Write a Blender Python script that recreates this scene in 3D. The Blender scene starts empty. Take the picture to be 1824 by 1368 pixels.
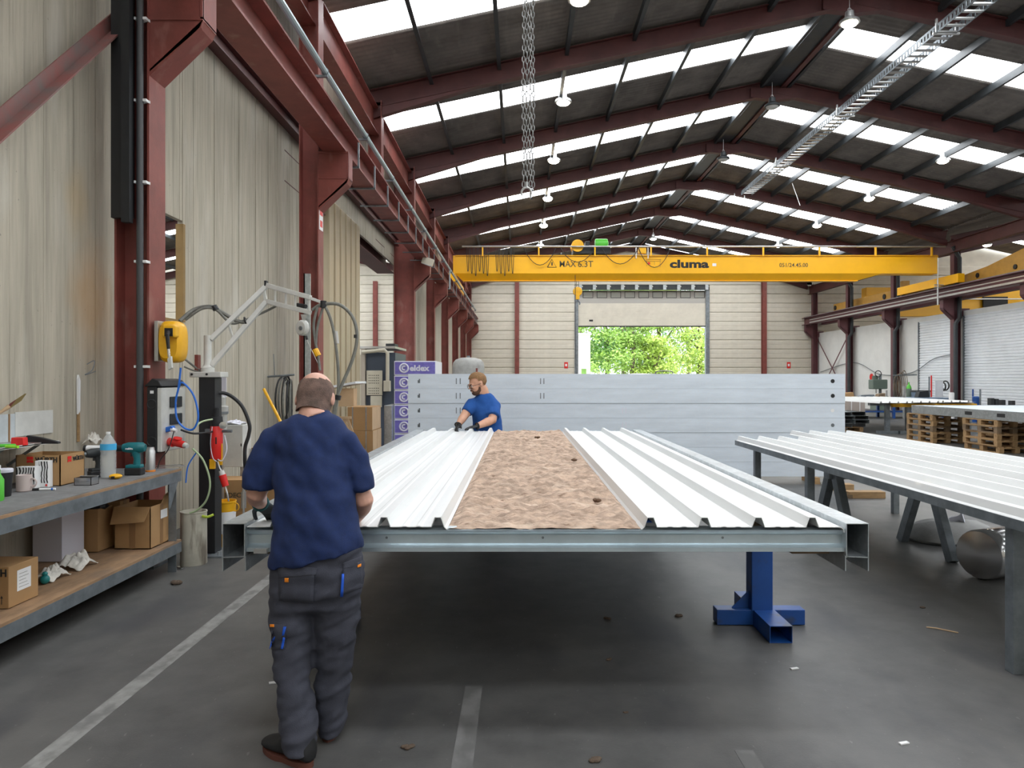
import bpy, bmesh, math, random
from mathutils import Vector, Matrix, noise
random.seed(7)
C = bpy.context.scene.collection
V = Vector
# ---------------------------------------------------------------- camera, sky, exposure
F, CX, CY, H = 1265.0, 925.0, 676.0, 1.62          # focal length and vanishing point in 1824x1368 pixels, eye height
cam = bpy.data.cameras.new('camera'); camo = bpy.data.objects.new('camera', cam); C.objects.link(camo)
camo.location = (0, 0, H); camo.rotation_euler = (math.pi/2, 0, 0)
cam.sensor_width = 36; cam.lens = F/1824*36; cam.shift_x = -(CX-912)/1824; cam.shift_y = (CY-684)/1824
cam.clip_start = .05; cam.clip_end = 400
bpy.context.scene.camera = camo
W = bpy.data.worlds.new('sky'); bpy.context.scene.world = W; W.use_nodes = True
bg = W.node_tree.nodes['Background']; bg.inputs[0].default_value = (.86, .93, 1, 1); bg.inputs[1].default_value = 3.2
sun = bpy.data.lights.new('sun', 'SUN'); sun.energy = 6.5; sun.angle = .02; sun.color = (1, .95, .86)
suno = bpy.data.objects.new('sun', sun); C.objects.link(suno); suno.rotation_euler = (math.radians(42), 0, math.radians(150)); suno.location = (0, 60, 40)
vs = bpy.context.scene.view_settings
vs.view_transform = 'Standard'; vs.look = 'None'; vs.gamma = 1; vs.use_curve_mapping = False; vs.exposure = 0.3
SKYLIGHT = 9.0
def P(px, py, Y): return V(((px-CX)*Y/F, Y, H-(py-CY)*Y/F))
def G(px, py, z=0): return P(px, py, (H-z)*F/(py-CY))
# ---------------------------------------------------------------- materials
def M(name, col, rough=.6, metal=0, var=0, vs=4, stretch=(1, 1, 1), col2=None, bump=0, bs=40, bstretch=None, spec=.5, coat=0, emit=0, alpha=1, trans=0, detail=5, lo=.35, hi=.65):
    m = bpy.data.materials.new(name); m.use_nodes = True; nt = m.node_tree; b = nt.nodes['Principled BSDF']
    b.inputs['Base Color'].default_value = (*col, 1); b.inputs['Roughness'].default_value = rough; b.inputs['Metallic'].default_value = metal
    b.inputs['Specular IOR Level'].default_value = spec; b.inputs['Coat Weight'].default_value = coat
    b.inputs['Alpha'].default_value = alpha; b.inputs['Transmission Weight'].default_value = trans
    if emit: b.inputs['Emission Color'].default_value = (*col, 1); b.inputs['Emission Strength'].default_value = emit
    tc = nt.nodes.new('ShaderNodeTexCoord')
    def tex(scale, st, det):
        mp = nt.nodes.new('ShaderNodeMapping'); mp.inputs['Scale'].default_value = st; nt.links.new(tc.outputs['Object'], mp.inputs[0])
        n = nt.nodes.new('ShaderNodeTexNoise'); n.inputs['Scale'].default_value = scale; n.inputs['Detail'].default_value = det; n.inputs['Roughness'].default_value = .62
        nt.links.new(mp.outputs[0], n.inputs['Vector']); return n
    if var or col2:
        n = tex(vs, stretch, detail); r = nt.nodes.new('ShaderNodeMapRange'); r.inputs[1].default_value = lo; r.inputs[2].default_value = hi
        nt.links.new(n.outputs['Fac'], r.inputs[0])
        mx = nt.nodes.new('ShaderNodeMix'); mx.data_type = 'RGBA'
        c2 = col2 or tuple(c*(1-var) for c in col)
        mx.inputs[6].default_value = (*col, 1); mx.inputs[7].default_value = (*c2, 1)
        nt.links.new(r.outputs[0], mx.inputs[0]); nt.links.new(mx.outputs[2], b.inputs['Base Color'])
        m['mix'] = mx.name
    if bump:
        n = tex(bs, bstretch or stretch, 4); bp = nt.nodes.new('ShaderNodeBump'); bp.inputs['Strength'].default_value = bump; bp.inputs['Distance'].default_value = .02
        nt.links.new(n.outputs['Fac'], bp.inputs['Height']); nt.links.new(bp.outputs[0], b.inputs['Normal'])
    return m
def layer(m, col, scale, stretch, lo, hi, det=6, amount=1.0):      # another noise-masked colour over a material: stains, streaks, wear
    nt = m.node_tree; b = nt.nodes['Principled BSDF']; l = b.inputs['Base Color'].links
    mx = nt.nodes.new('ShaderNodeMix'); mx.data_type = 'RGBA'; mx.inputs[7].default_value = (*col, 1)
    if l: nt.links.new(l[0].from_socket, mx.inputs[6])
    else: mx.inputs[6].default_value = b.inputs['Base Color'].default_value
    tc = nt.nodes.new('ShaderNodeTexCoord'); mp = nt.nodes.new('ShaderNodeMapping'); mp.inputs['Scale'].default_value = stretch
    n = nt.nodes.new('ShaderNodeTexNoise'); n.inputs['Scale'].default_value = scale; n.inputs['Detail'].default_value = det
    r = nt.nodes.new('ShaderNodeMapRange'); r.inputs[1].default_value = lo; r.inputs[2].default_value = hi; r.inputs[4].default_value = amount
    nt.links.new(tc.outputs['Object'], mp.inputs[0]); nt.links.new(mp.outputs[0], n.inputs['Vector']); nt.links.new(n.outputs['Fac'], r.inputs[0])
    nt.links.new(r.outputs[0], mx.inputs[0]); nt.links.new(mx.outputs[2], b.inputs['Base Color']); return m
def blob(m, col, center, radius, amount=.8):                       # one stain of its own place and shape
    nt = m.node_tree; b = nt.nodes['Principled BSDF']; l = b.inputs['Base Color'].links[0].from_socket
    tc = nt.nodes.new('ShaderNodeTexCoord'); mp = nt.nodes.new('ShaderNodeMapping'); mp.vector_type = 'TEXTURE'
    mp.inputs['Location'].default_value = center; mp.inputs['Scale'].default_value = radius
    n = nt.nodes.new('ShaderNodeTexNoise'); n.inputs['Scale'].default_value = 2.2; n.inputs['Detail'].default_value = 6
    ad = nt.nodes.new('ShaderNodeMix'); ad.data_type = 'VECTOR'; ad.inputs[0].default_value = .35
    ln = nt.nodes.new('ShaderNodeVectorMath'); ln.operation = 'LENGTH'
    r = nt.nodes.new('ShaderNodeMapRange'); r.inputs[1].default_value = .75; r.inputs[2].default_value = .25; r.inputs[4].default_value = amount
    nt.links.new(tc.outputs['Object'], mp.inputs[0]); nt.links.new(mp.outputs[0], n.inputs['Vector'])
    nt.links.new(mp.outputs[0], ad.inputs[4]); nt.links.new(n.outputs['Color'], ad.inputs[5]); nt.links.new(ad.outputs[1], ln.inputs[0])
    nt.links.new(ln.outputs['Value'], r.inputs[0])
    mx = nt.nodes.new('ShaderNodeMix'); mx.data_type = 'RGBA'; mx.inputs[7].default_value = (*col, 1)
    nt.links.new(l, mx.inputs[6]); nt.links.new(r.outputs[0], mx.inputs[0]); nt.links.new(mx.outputs[2], b.inputs['Base Color']); return m
mt = {}
mt['floor'] = layer(layer(layer(M('floor_concrete', (.112, .11, .105), .48, var=.35, vs=5, bump=.06, bs=90, lo=.3, hi=.7, detail=9), (.17, .163, .15), 1.1, (1, .6, 1), .46, .66, 9, .55), (.05, .052, .058), 1.7, (1, .4, 1), .54, .66, 9, .6), (.24, .235, .225), 38, (1, .5, 1), .68, .74, 4, .5)
mt['line'] = layer(M('worn_line_paint', (.29, .285, .27), .7, var=.25, vs=12), (.14, .135, .13), 9, (1, .6, 1), .46, .6, 8, .8)
mt['faint'] = layer(M('faint_line_paint', (.2, .195, .19), .7), (.12, .118, .112), 7, (1, .6, 1), .4, .6, 8, 1)
conc = M('board_marked_concrete', (.50, .455, .36), .85, var=.22, vs=3, stretch=(6, 6, .35), bump=.35, bs=9, bstretch=(5, 5, .15))
layer(conc, (.24, .215, .17), 2.4, (5, 5, .22), .56, .78, 9, .75); layer(conc, (.62, .60, .53), 1.1, (2, 2, .6), .55, .75, 6, .6); layer(conc, (.2, .18, .15), 30, (1, 1, 1), .70, .76, 3, .7)
blob(conc, (.50, .27, .08), (-3.7, 6.25, 2.45), (.5, .34, .6), .55); blob(conc, (.52, .36, .17), (-3.7, 6.0, 3.2), (.5, .18, .34), .4); mt['conc'] = conc
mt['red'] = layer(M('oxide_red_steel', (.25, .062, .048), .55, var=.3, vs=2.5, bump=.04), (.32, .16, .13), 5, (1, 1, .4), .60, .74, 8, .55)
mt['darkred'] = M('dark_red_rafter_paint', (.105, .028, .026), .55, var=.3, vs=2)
mt['sheet'] = layer(M('fibre_cement_roof_sheet', (.20, .175, .155), .9, var=.35, vs=1.5), (.24, .215, .185), 3, (2, .3, 1), .55, .75, 5, .6)
mt['purlin'] = M('dark_galvanised_purlin', (.04, .046, .05), .5, .2, var=.3)
mt['sky'] = M('translucent_skylight_sheet', (.93, .965, 1), .5, emit=SKYLIGHT)
mt['cream'] = layer(M('cream_wall_cassette', (.68, .63, .525), .5, var=.1, vs=2), (.46, .41, .33), 3, (.4, 1, 3), .58, .75, 6, .4)
mt['white_wall'] = M('white_wall_panel', (.80, .80, .77), .55, var=.1, vs=1)
mt['shutter'] = M('pale_shutter_steel', (.82, .85, .88), .4, .05, var=.08, vs=2)
mt['tan'] = M('tan_profile_steel', (.46, .38, .25), .4, var=.12, vs=3, stretch=(1, 1, .2))
mt['ochre'] = M('ochre_groove', (.28, .17, .05), .6, var=.2)
mt['zinc'] = layer(M('galvanised_steel', (.50, .54, .56), .34, .75, var=.2, vs=6, bump=.02), (.62, .66, .68), 25, (1, 1, 1), .52, .62, 3, .5)
mt['zincdark'] = M('weathered_galvanised_steel', (.26, .29, .31), .45, .55, var=.35, vs=7)
mt['zincwall'] = layer(M('galvanised_beam_sheet', (.72, .79, .86), .42, .12, var=.13, vs=3, stretch=(.5, 1, 3)), (.70, .74, .78), 30, (1, 1, 1), .5, .6, 3, .35)
mt['white'] = M('white_coated_sheet', (.745, .755, .745), .36, var=.03, vs=2, coat=.08)
mt['whitegrey'] = M('grey_white_paint', (.62, .62, .58), .5, var=.12, vs=8)
mt['black'] = M('black_plastic', (.014, .015, .017), .5, var=.2, vs=9)
mt['rubber'] = M('black_rubber', (.02, .021, .022), .6)
mt['greyhose'] = M('grey_hose', (.19, .19, .165), .55, var=.3, vs=20)
mt['crane'] = M('crane_yellow_paint', (.93, .47, .004), .4, var=.06, vs=1.5)
mt['craneold'] = M('faded_crane_yellow_paint', (.62, .33, .06), .5, var=.15, vs=3)
mt['yellow'] = M('yellow_plastic', (.85, .44, .01), .4, var=.1, vs=6)
mt['blue'] = layer(M('blue_stand_paint', (.012, .075, .30), .4, var=.2, vs=4), (.04, .05, .07), 8, (1, 1, 1), .58, .68, 8, .7)
mt['card'] = M('brown_cardboard', (.42, .245, .105), .8, var=.12, vs=4)
mt['cardlight'] = M('pale_cardboard', (.60, .42, .25), .8, var=.1, vs=4)
mt['tape'] = M('brown_tape', (.27, .15, .065), .4)
mt['wood'] = layer(M('rough_wood', (.42, .26, .12), .75, var=.3, vs=6, stretch=(1, 6, 6)), (.18, .10, .05), 5, (1, 3, 3), .55, .72, 8, .6)
mt['woodgrey'] = M('weathered_wood', (.25, .17, .10), .8, var=.4, vs=6)
mt['ply'] = layer(M('scuffed_shelf_board', (.36, .22, .12), .75, var=.35, vs=5, stretch=(3, 1, 1)), (.17, .12, .085), 4, (1, 1, 1), .5, .7, 9, .7)
mt['mat'] = layer(M('grey_bench_mat', (.20, .20, .20), .85, var=.2, vs=20), (.12, .115, .11), 3, (1, 1, 1), .52, .7, 9, .7)
mt['lamp'] = M('lamp_diffuser', (1, .87, .66), .4, emit=45)
mt['lampoff'] = M('unlit_lamp_glass', (.5, .5, .48), .3)
mt['alu'] = M('aluminium', (.58, .58, .57), .35, .8, var=.1, vs=10)
mt['chrome'] = M('polished_steel', (.62, .62, .62), .18, 1)
mt['red_p'] = M('red_plastic', (.70, .02, .016), .4)
mt['blue_p'] = M('blue_plastic', (.02, .15, .60), .4)
mt['green_p'] = M('green_paint', (.10, .52, .05), .45)
mt['paper'] = M('white_paper', (.80, .80, .79), .8)
mt['textblack'] = M('black_print', (.02, .02, .02), .7)
mt['textgrey'] = M('dark_grey_print', (.07, .06, .03), .6)
mt['purple'] = layer(M('violet_printed_film', (.20, .17, .56), .4, var=.2, vs=10), (.34, .31, .68), 12, (.4, 1, 3), .55, .65, 5, .6)
mt['film'] = M('pale_film', (.72, .72, .80), .4)
# ---------------------------------------------------------------- mesh helpers
class MB:
    def __init__(s): s.v = []; s.f = []; s.m = []; s.mi = 0
    def add(s, vs, fs):
        o = len(s.v); s.v += [V(p) for p in vs]; s.f += [tuple(i+o for i in f) for f in fs]; s.m += [s.mi]*len(fs); return s
    def box(s, x0, x1, y0, y1, z0, z1):
        return s.add([(x, y, z) for z in (z0, z1) for y in (y0, y1) for x in (x0, x1)], [(0, 2, 3, 1), (4, 5, 7, 6), (0, 1, 5, 4), (2, 6, 7, 3), (0, 4, 6, 2), (1, 3, 7, 5)])
    def obox(s, c, ax, ay, az):                     # oriented box: centre and three half axes
        c, ax, ay, az = V(c), V(ax), V(ay), V(az)
        return s.add([c+ax*i+ay*j+az*k for k in (-1, 1) for j in (-1, 1) for i in (-1, 1)], [(0, 2, 3, 1), (4, 5, 7, 6), (0, 1, 5, 4), (2, 6, 7, 3), (0, 4, 6, 2), (1, 3, 7, 5)])
    def bar(s, p0, p1, w, h, up=(0, 0, 1)):
        p0, p1 = V(p0), V(p1); d = (p1-p0); t = d.normalized(); u = V(up)
        if abs(t.dot(u)) > .98: u = V((0, 1, 0))
        sd = t.cross(u).normalized(); u = sd.cross(t)
        return s.obox((p0+p1)/2, d/2, sd*w/2, u*h/2)
    def prism(s, poly, p0, p1, ux, uy, close=True, caps=True):   # 2-D outline carried from p0 to p1
        p0, p1, ux, uy = V(p0), V(p1), V(ux), V(uy); n = len(poly)
        vs = [p0+ux*a+uy*b for a, b in poly]+[p1+ux*a+uy*b for a, b in poly]
        fs = [(i, (i+1) % n, (i+1) % n+n, i+n) for i in range(n if close else n-1)]
        if close and caps: fs += [tuple(range(n))[::-1], tuple(range(n, 2*n))]
        return s.add(vs, fs)
    def ibeam(s, p0, p1, up, h, w, tf=.018, tw=.012):
        p0, p1 = V(p0), V(p1); t = (p1-p0).normalized(); u = V(up).normalized(); sd = t.cross(u).normalized()
        a, b, c, e = w/2, h/2, tw/2, h/2-tf
        return s.prism([(-a, -b), (a, -b), (a, -e), (c, -e), (c, e), (a, e), (a, b), (-a, b), (-a, e), (-c, e), (-c, -e), (-a, -e)], p0, p1, sd, u)
    def cyl(s, p0, p1, r0, r1=None, n=16, caps=True):
        return s.tube([p0, p1], [r0, r0 if r1 is None else r1], n, caps)
    def tube(s, pts, r, n=8, caps=True):
        pts = [V(p) for p in pts]; k = len(pts); rs = r if isinstance(r, (list, tuple)) else [r]*k; prev = None; vs = []
        for i, p in enumerate(pts):
            t = (pts[min(i+1, k-1)]-pts[max(i-1, 0)]); t = t.normalized() if t.length > 1e-9 else V((0, 0, 1))
            if prev is None: prev = V((0, 0, 1)) if abs(t.z) < .9 else V((0, 1, 0))
            u = (prev-t*prev.dot(t)); u = u.normalized() if u.length > 1e-6 else t.orthogonal().normalized(); prev = u; w = t.cross(u)
            vs += [p+(u*math.cos(a)+w*math.sin(a))*rs[i] for a in (2*math.pi*j/n for j in range(n))]
        fs = [(i*n+j, i*n+(j+1) % n, (i+1)*n+(j+1) % n, (i+1)*n+j) for i in range(k-1) for j in range(n)]
        if caps: fs += [tuple(range(n))[::-1], tuple(range((k-1)*n, k*n))]
        return s.add(vs, fs)
    def lathe(s, prof, c, axis=(0, 0, 1), n=20, caps=True):     # (radius, height) pairs about an axis through c
        c = V(c); t = V(axis).normalized(); u = t.orthogonal().normalized(); w = t.cross(u); k = len(prof)
        vs = [c+t*h+(u*math.cos(2*math.pi*j/n)+w*math.sin(2*math.pi*j/n))*max(r, 1e-4) for r, h in prof for j in range(n)]
        fs = [(i*n+j, i*n+(j+1) % n, (i+1)*n+(j+1) % n, (i+1)*n+j) for i in range(k-1) for j in range(n)]
        if caps: fs += [tuple(range(n))[::-1], tuple(range((k-1)*n, k*n))]
        return s.add(vs, fs)
    def rings(s, rs, caps=True):                    # list of rings, each a list of points
        n = len(rs[0]); k = len(rs); vs = [p for r in rs for p in r]
        fs = [(i*n+j, i*n+(j+1) % n, (i+1)*n+(j+1) % n, (i+1)*n+j) for i in range(k-1) for j in range(n)]
        if caps: fs += [tuple(range(n))[::-1], tuple(range((k-1)*n, k*n))]
        return s.add(vs, fs)
    def ell(s, c, a, b, d, n=16, m=10):             # ellipsoid from a centre and three axis vectors
        c, a, b, d = V(c), V(a), V(b), V(d)
        return s.rings([[c+d*math.cos(max(math.pi*i/m, 1e-3) if i < m else math.pi-1e-3)+(a*math.cos(2*math.pi*j/n)+b*math.sin(2*math.pi*j/n))*math.sin(max(math.pi*i/m, 1e-3) if i < m else math.pi-1e-3) for j in range(n)] for i in range(m+1)])
    def torus(s, c, ax, R, r, n=20, m=8, ell=None, a0=0, a1=2*math.pi):
        c = V(c); t = V(ax).normalized(); u = t.orthogonal().normalized() if ell is None else V(ell[0]).normalized(); w = t.cross(u); kx, ky = (1, 1) if ell is None else ell[1]
        full = abs(a1-a0-2*math.pi) < 1e-6; k = n if full else n+1; vs = []
        for i in range(k):
            a = a0+(a1-a0)*i/n; d = u*math.cos(a)*kx+w*math.sin(a)*ky; o = c+d*R; dd = d.normalized()
            vs += [o+(dd*math.cos(b)+t*math.sin(b))*r for b in (2*math.pi*j/m for j in range(m))]
        fs = [(i*m+j, i*m+(j+1) % m, ((i+1) % k)*m+(j+1) % m, ((i+1) % k)*m+j) for i in range(n) for j in range(m)]
        return s.add(vs, fs)
    def mesh(s, name, mats, off=V((0, 0, 0)), smooth=35):
        me = bpy.data.meshes.new(name); me.from_pydata([p-off for p in s.v], [], s.f)
        for m in (mats if isinstance(mats, list) else [mats]): me.materials.append(m)
        if isinstance(mats, list): me.polygons.foreach_set('material_index', s.m)
        b = bmesh.new(); b.from_mesh(me); bmesh.ops.recalc_face_normals(b, faces=b.faces); b.to_mesh(me); b.free()
        if smooth:
            me.polygons.foreach_set('use_smooth', [True]*len(me.polygons)); me.set_sharp_from_angle(angle=math.radians(smooth))
        return me
    def build(s, name, mats, parent=None, smooth=35, bev=0, solid=0):
        return link(name, s.mesh(name, mats, wloc(parent), smooth), parent, bev, solid)
def wloc(o):
    l = V((0, 0, 0))
    while o is not None: l += V(o.location); o = o.parent
    return l
def link(name, me, parent=None, bev=0, solid=0, loc=None):
    o = bpy.data.objects.new(name, me); C.objects.link(o); o.parent = parent
    if loc is not None: o.location = loc
    if solid: md = o.modifiers.new('thickness', 'SOLIDIFY'); md.thickness = solid; md.offset = 0
    if bev: md = o.modifiers.new('edge', 'BEVEL'); md.width = bev; md.segments = 2; md.limit_method = 'ANGLE'; md.angle_limit = .6
    return o
def tag(o, label, cat=None, group=None, kind=None):
    o['label'] = label
    if cat: o['category'] = cat
    if group: o['group'] = group
    if kind: o['kind'] = kind
    return o
def thing(name, label, cat, loc=(0, 0, 0), group=None):
    o = bpy.data.objects.new(name, None); C.objects.link(o); o.location = loc; o.empty_display_size = .1; return tag(o, label, cat, group)
def struct(o, label): o['kind'] = 'structure'; o['label'] = label; return o
def sroot(name, label): o = bpy.data.objects.new(name, None); C.objects.link(o); return struct(o, label)
def copy_tree(o, parent=None):
    c = o.copy(); C.objects.link(c); c.parent = parent
    for ch in list(o.children): copy_tree(ch, c)
    return c
def bx(name, mat, parent, x0, x1, y0, y1, z0, z1, bev=0): return MB().box(x0, x1, y0, y1, z0, z1).build(name, mat, parent, 0, bev)
def text(s, size, origin, xd, yd, mat, parent, bold=0, name='lettering', align='LEFT', depth=.0015, width=None):
    cu = bpy.data.curves.new(name, 'FONT'); cu.body = s; cu.size = size; cu.offset = bold; cu.extrude = depth; cu.align_x = align; cu.resolution_u = 3
    o = bpy.data.objects.new('t', cu); C.objects.link(o); dg = bpy.context.evaluated_depsgraph_get()
    me = bpy.data.meshes.new_from_object(o.evaluated_get(dg)); bpy.data.objects.remove(o); bpy.data.curves.remove(cu)
    xd, yd = V(xd).normalized(), V(yd).normalized(); n = xd.cross(yd); w = max((v.co.x for v in me.vertices), default=1)-min((v.co.x for v in me.vertices), default=0)
    k = width/w if width else 1; off = wloc(parent)
    for v in me.vertices: v.co = V(origin)+xd*v.co.x*k+yd*v.co.y+n*v.co.z-off
    me.materials.clear(); me.materials.append(mat); return link(name, me, parent)
def spline(pts, n=8):                              # smooth curve through the points
    pts = [V(p) for p in pts]; out = []
    for i in range(len(pts)-1):
        a, b, c, d = pts[max(i-1, 0)], pts[i], pts[i+1], pts[min(i+2, len(pts)-1)]
        for k in range(n):
            t = k/n; out.append(.5*((2*b)+(c-a)*t+(2*a-5*b+4*c-d)*t*t+(3*b-a-3*c+d)*t**3))
    return out+[pts[-1]]
# ---------------------------------------------------------------- the hall: floor, roof, walls, columns
XL, XC, XR, RX, SL, RZ = -3.7, -3.1, 18.95, 7.6, .215, 10.1   # wall, left and right column faces, ridge, roof slope, rafter underside at ridge
FR = [6.1+5*k for k in range(-4, 9)]                          # portal frames
YF, YB = 46.3, -14.1
def rz(x): return RZ-abs(x-RX)*SL
floor = struct(bx('floor', mt['floor'], None, -26, 40, YB, YF+.4, -.2, 0), 'dark grey stained concrete floor of the hall')
for i, (x, w, y0, y1, m, nm) in enumerate([(-2.03, .10, 1.5, 40, 'line', 'pale worn line painted along the floor beside the workbench'), (-.24, .09, 1.6, 3.75, 'faint', 'faint worn line on the floor under the near edge of the frame'), (.98, .08, 1.6, 3.1, 'faint', 'faint short worn mark on the floor at the bottom edge')]):
    struct(bx('floor_line', mt[m], None, x-w/2, x+w/2, y0, y1, 0, .0015), nm)
# roof sheets, skylights, purlins: pieces of the ceiling
ceil = sroot('ceiling', 'pitched roof of dark corrugated sheets with white skylight strips')
def roof_sheet(xa, xb, ya, yb, ridge, rzz, mat, name):
    n = max(4, round((yb-ya)/.177)*4); mb = MB(); vs = []
    for i in range(n+1):
        y = ya+(yb-ya)*i/n; w = .022*math.sin(i*math.pi/2)
        vs += [(xa, y, rzz-abs(xa-ridge)*SL+w), (xb, y, rzz-abs(xb-ridge)*SL+w)]
    mb.add(vs, [(2*i, 2*i+1, 2*i+3, 2*i+2) for i in range(n)]); return mb.mesh(name, mat, V((0, 0, 0)), 80)
ROWS = [(0, .86, 0), (.82, 1.72, 0), (1.7, 2.8, 1), (2.78, 3.9, 0), (3.86, 5.03, 0)]
def roof(xa, xb, ridge, rzz, frames, parent):
    for (x0, x1) in ((xa, ridge), (ridge, xb)):
        for (a, b, s) in ROWS:
            if s and ridge == RX and x1 > ridge:
                x1s = ridge+.4+1.53*6; me2 = roof_sheet(x1s, x1, a, b, ridge, rzz, mt['sheet'], 'roof_sheet')
                for y in frames: link('roof_sheet', me2, parent, loc=(0, y, 0))
            else: x1s = x1
            me = roof_sheet(x0, x1s, a, b, ridge, rzz+(.012 if (a*10) % 2 > 1 else 0), mt['sky' if s and not (ridge == 29.1 and x0 < 29) else 'sheet'], 'skylight_sheet' if s else 'roof_sheet')
            for y in frames: link('skylight_sheet' if s else 'roof_sheet', me, parent, loc=(0, y, 0))
roof(-3.55, 18.75, RX, RZ+.50, FR[:-1], ceil)
for sgn in (-1, 1):
    for k in range(7):
        x = RX+sgn*(.4+1.53*k); z = rz(x)+.46
        MB().prism([(-.045, -.2), (.04, -.2), (.04, -.18), (-.02, -.18), (-.02, 0), (-.045, 0)], (x, YB, z), (x, YF, z), (1, 0, 0), (0, 0, 1)).build('purlin', mt['purlin'], ceil, 0)
MB().box(RX-.3, RX+.3, YB, YF, RZ+.24, RZ+.40).build('ridge_purlin', mt['purlin'], ceil, 0); MB().box(RX+.16, RX+.3, YB, YF, RZ+.18, RZ+.24).build('ridge_rail', mt['darkred'], ceil, 0)
for i, y in enumerate(FR):
    if y < 1: continue
    fr = sroot('roof_frame', 'dark red steel portal rafter pair across the roof, number %d from the door wall' % (len(FR)-i) if False else 'dark red steel portal rafter pair spanning the hall roof')
    fr['group'] = 'portal rafters of the roof'
    for sgn, xe in ((-1, -3.4), (1, 18.7)):
        up = V((sgn*SL, 0, 1)).normalized()
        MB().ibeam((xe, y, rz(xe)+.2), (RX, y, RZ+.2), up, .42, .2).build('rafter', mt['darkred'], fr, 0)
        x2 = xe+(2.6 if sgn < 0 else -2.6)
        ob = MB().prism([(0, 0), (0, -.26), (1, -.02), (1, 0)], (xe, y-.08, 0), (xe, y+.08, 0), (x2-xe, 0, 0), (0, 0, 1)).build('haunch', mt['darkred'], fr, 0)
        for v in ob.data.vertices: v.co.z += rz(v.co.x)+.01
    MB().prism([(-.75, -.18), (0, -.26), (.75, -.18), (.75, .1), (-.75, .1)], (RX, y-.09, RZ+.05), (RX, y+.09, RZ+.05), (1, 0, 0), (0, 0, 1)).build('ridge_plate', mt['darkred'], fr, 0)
# left wall: board-marked concrete planks, each with its own edge
wl = sroot('wall_left', 'tall wall of pale board-marked concrete planks')
def planks(y0, y1, step, z0, z1):
    y = y0; random.seed(int(y0*100+z0*10))
    while y < y1-.02:
        w = step*random.choice((.7, .85, 1, 1, 1.25)); e = min(y+w, y1); d = random.uniform(-.006, .006)
        if e > 6.95 and y < 7.75 and z0 < 2.2 and y1 < 12:
            for a, b in ((z0, 2.27), (3.36, z1)): MB().box(XL-.06+d, XL+d, y+.003, e-.003, a, b).build('concrete_plank', mt['conc'], wl, 0, .004)
        else: MB().box(XL-.06+d, XL+d, y+.003, e-.003, z0, z1).build('concrete_plank', mt['conc'], wl, 0, .004)
        y = e
planks(2.6, 6.95, .3, 0, 8.2); planks(6.95, 7.8, .425, 0, 8.2); planks(7.8, 13.0, .3, 0, 8.2); planks(13.0, 21, 1.2, 5.0, 8.2)
for k in range(3, 8): planks(FR[4+k]+.02-.0, FR[4+k]+5, 1.25, 0, 8.2)
bx('wall_panel', mt['conc'], wl, XL-.08, XL, YB, 2.597, 0, 8.2)
struct(MB().box(XL-.075, XL+.008, 7.8, 7.85, 2.25, 3.33).build('trim_1', mt['ochre'], None, 0), 'rust brown edge of the slot cut through the concrete wall')
bx('rim', mt['ochre'], bpy.data.objects['trim_1'], XL-.07, XL+.002, 6.95, 7.8, 2.23, 2.27)
# columns on the left, with crane brackets
def column(x, y, face, ztop, label, mat='red', w=.28, d=.3):
    c = sroot('column', label); s = face
    MB().ibeam((x-s*d/2, y, 0), (x-s*d/2, y, ztop), (1, 0, 0), d, w, .018, .012).build('column_shaft', mt[mat], c, 0)
    MB().box(x-s*d/2-.22, x-s*d/2+.22, y-.2, y+.2, 0, .025).build('base_plate', mt['zincdark'], c, 0)
    return c
def bracket(c, x, y, s, mat='red'):
    MB().box(min(x, x+s*.46), max(x, x+s*.46), y-.14, y+.14, 5.11, 5.14).box(min(x, x+s*.46), max(x, x+s*.46), y-.14, y+.14, 4.72, 4.745).box(min(x, x+s*.46), max(x, x+s*.46), y-.13, y-.115, 4.74, 5.12).box(x+s*.44, x+s*.46, y-.14, y+.14, 4.73, 5.12).build('crane_bracket', mt[mat], c, 0)
    MB().prism([(0, 4.72), (s*.46, 4.72), (s*.44, 4.66), (0, 4.28)], (x, y-.13, 0), (x, y-.10, 0), (1, 0, 0), (0, 0, 1)).prism([(s*.46, 4.73), (s*.43, 4.66), (0, 4.24), (0, 4.30)], (x, y-.13, 0), (x, y+.13, 0), (1, 0, 0), (0, 0, 1)).build('gusset', mt[mat], c, 0)
nth = {6.1: 'red steel column carrying the yellow hose reel', 11.1: 'red steel column between the concrete wall and the tan cladding', 21.1: 'broad red steel column behind the violet board packs'}
for y in (1.1, 6.1, 11.1, 21.1, 26.1, 31.1, 36.1, 41.1, 45.95):
    xc = -3.19 if y == 6.1 else XC; yy = 6.26 if y == 6.1 else y
    c = column(xc, yy, 1, 7.9, nth.get(y, 'red steel column in the far row along the left wall'), d=.6 if y == 21.1 else .3); bracket(c, xc, yy, 1)
    if y not in nth: c['group'] = 'far red columns of the left wall'
c = sroot('column_stub', 'red upper column stub standing on the crane runway over the opening'); MB().ibeam((XC-.15, 16.1, 5.65), (XC-.15, 16.1, 7.9), (1, 0, 0), .3, .28).build('column_shaft', mt['red'], c, 0)
rb = struct(MB().ibeam((-2.85, YB, 5.37), (-2.85, YF, 5.37), (0, 0, 1), .46, .36, .03, .02).build('crane_runway_beam', mt['red'], None, 0), 'long red crane runway beam on brackets along the left wall')
MB().box(-2.89, -2.81, YB, YF, 5.6, 5.66).build('rail', mt['zincdark'], rb, 0)
for y in [11.7+1.3*k for k in range(26)]:
    if min(abs(y-f) for f in FR) > .3: MB().box(-2.66, -2.635, y-.02, y+.02, 5.1, 5.52).box(-3.2, -2.64, y-.02, y+.02, 5.1, 5.125).build('clip_bracket', mt['zincdark'], rb, 0)
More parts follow.
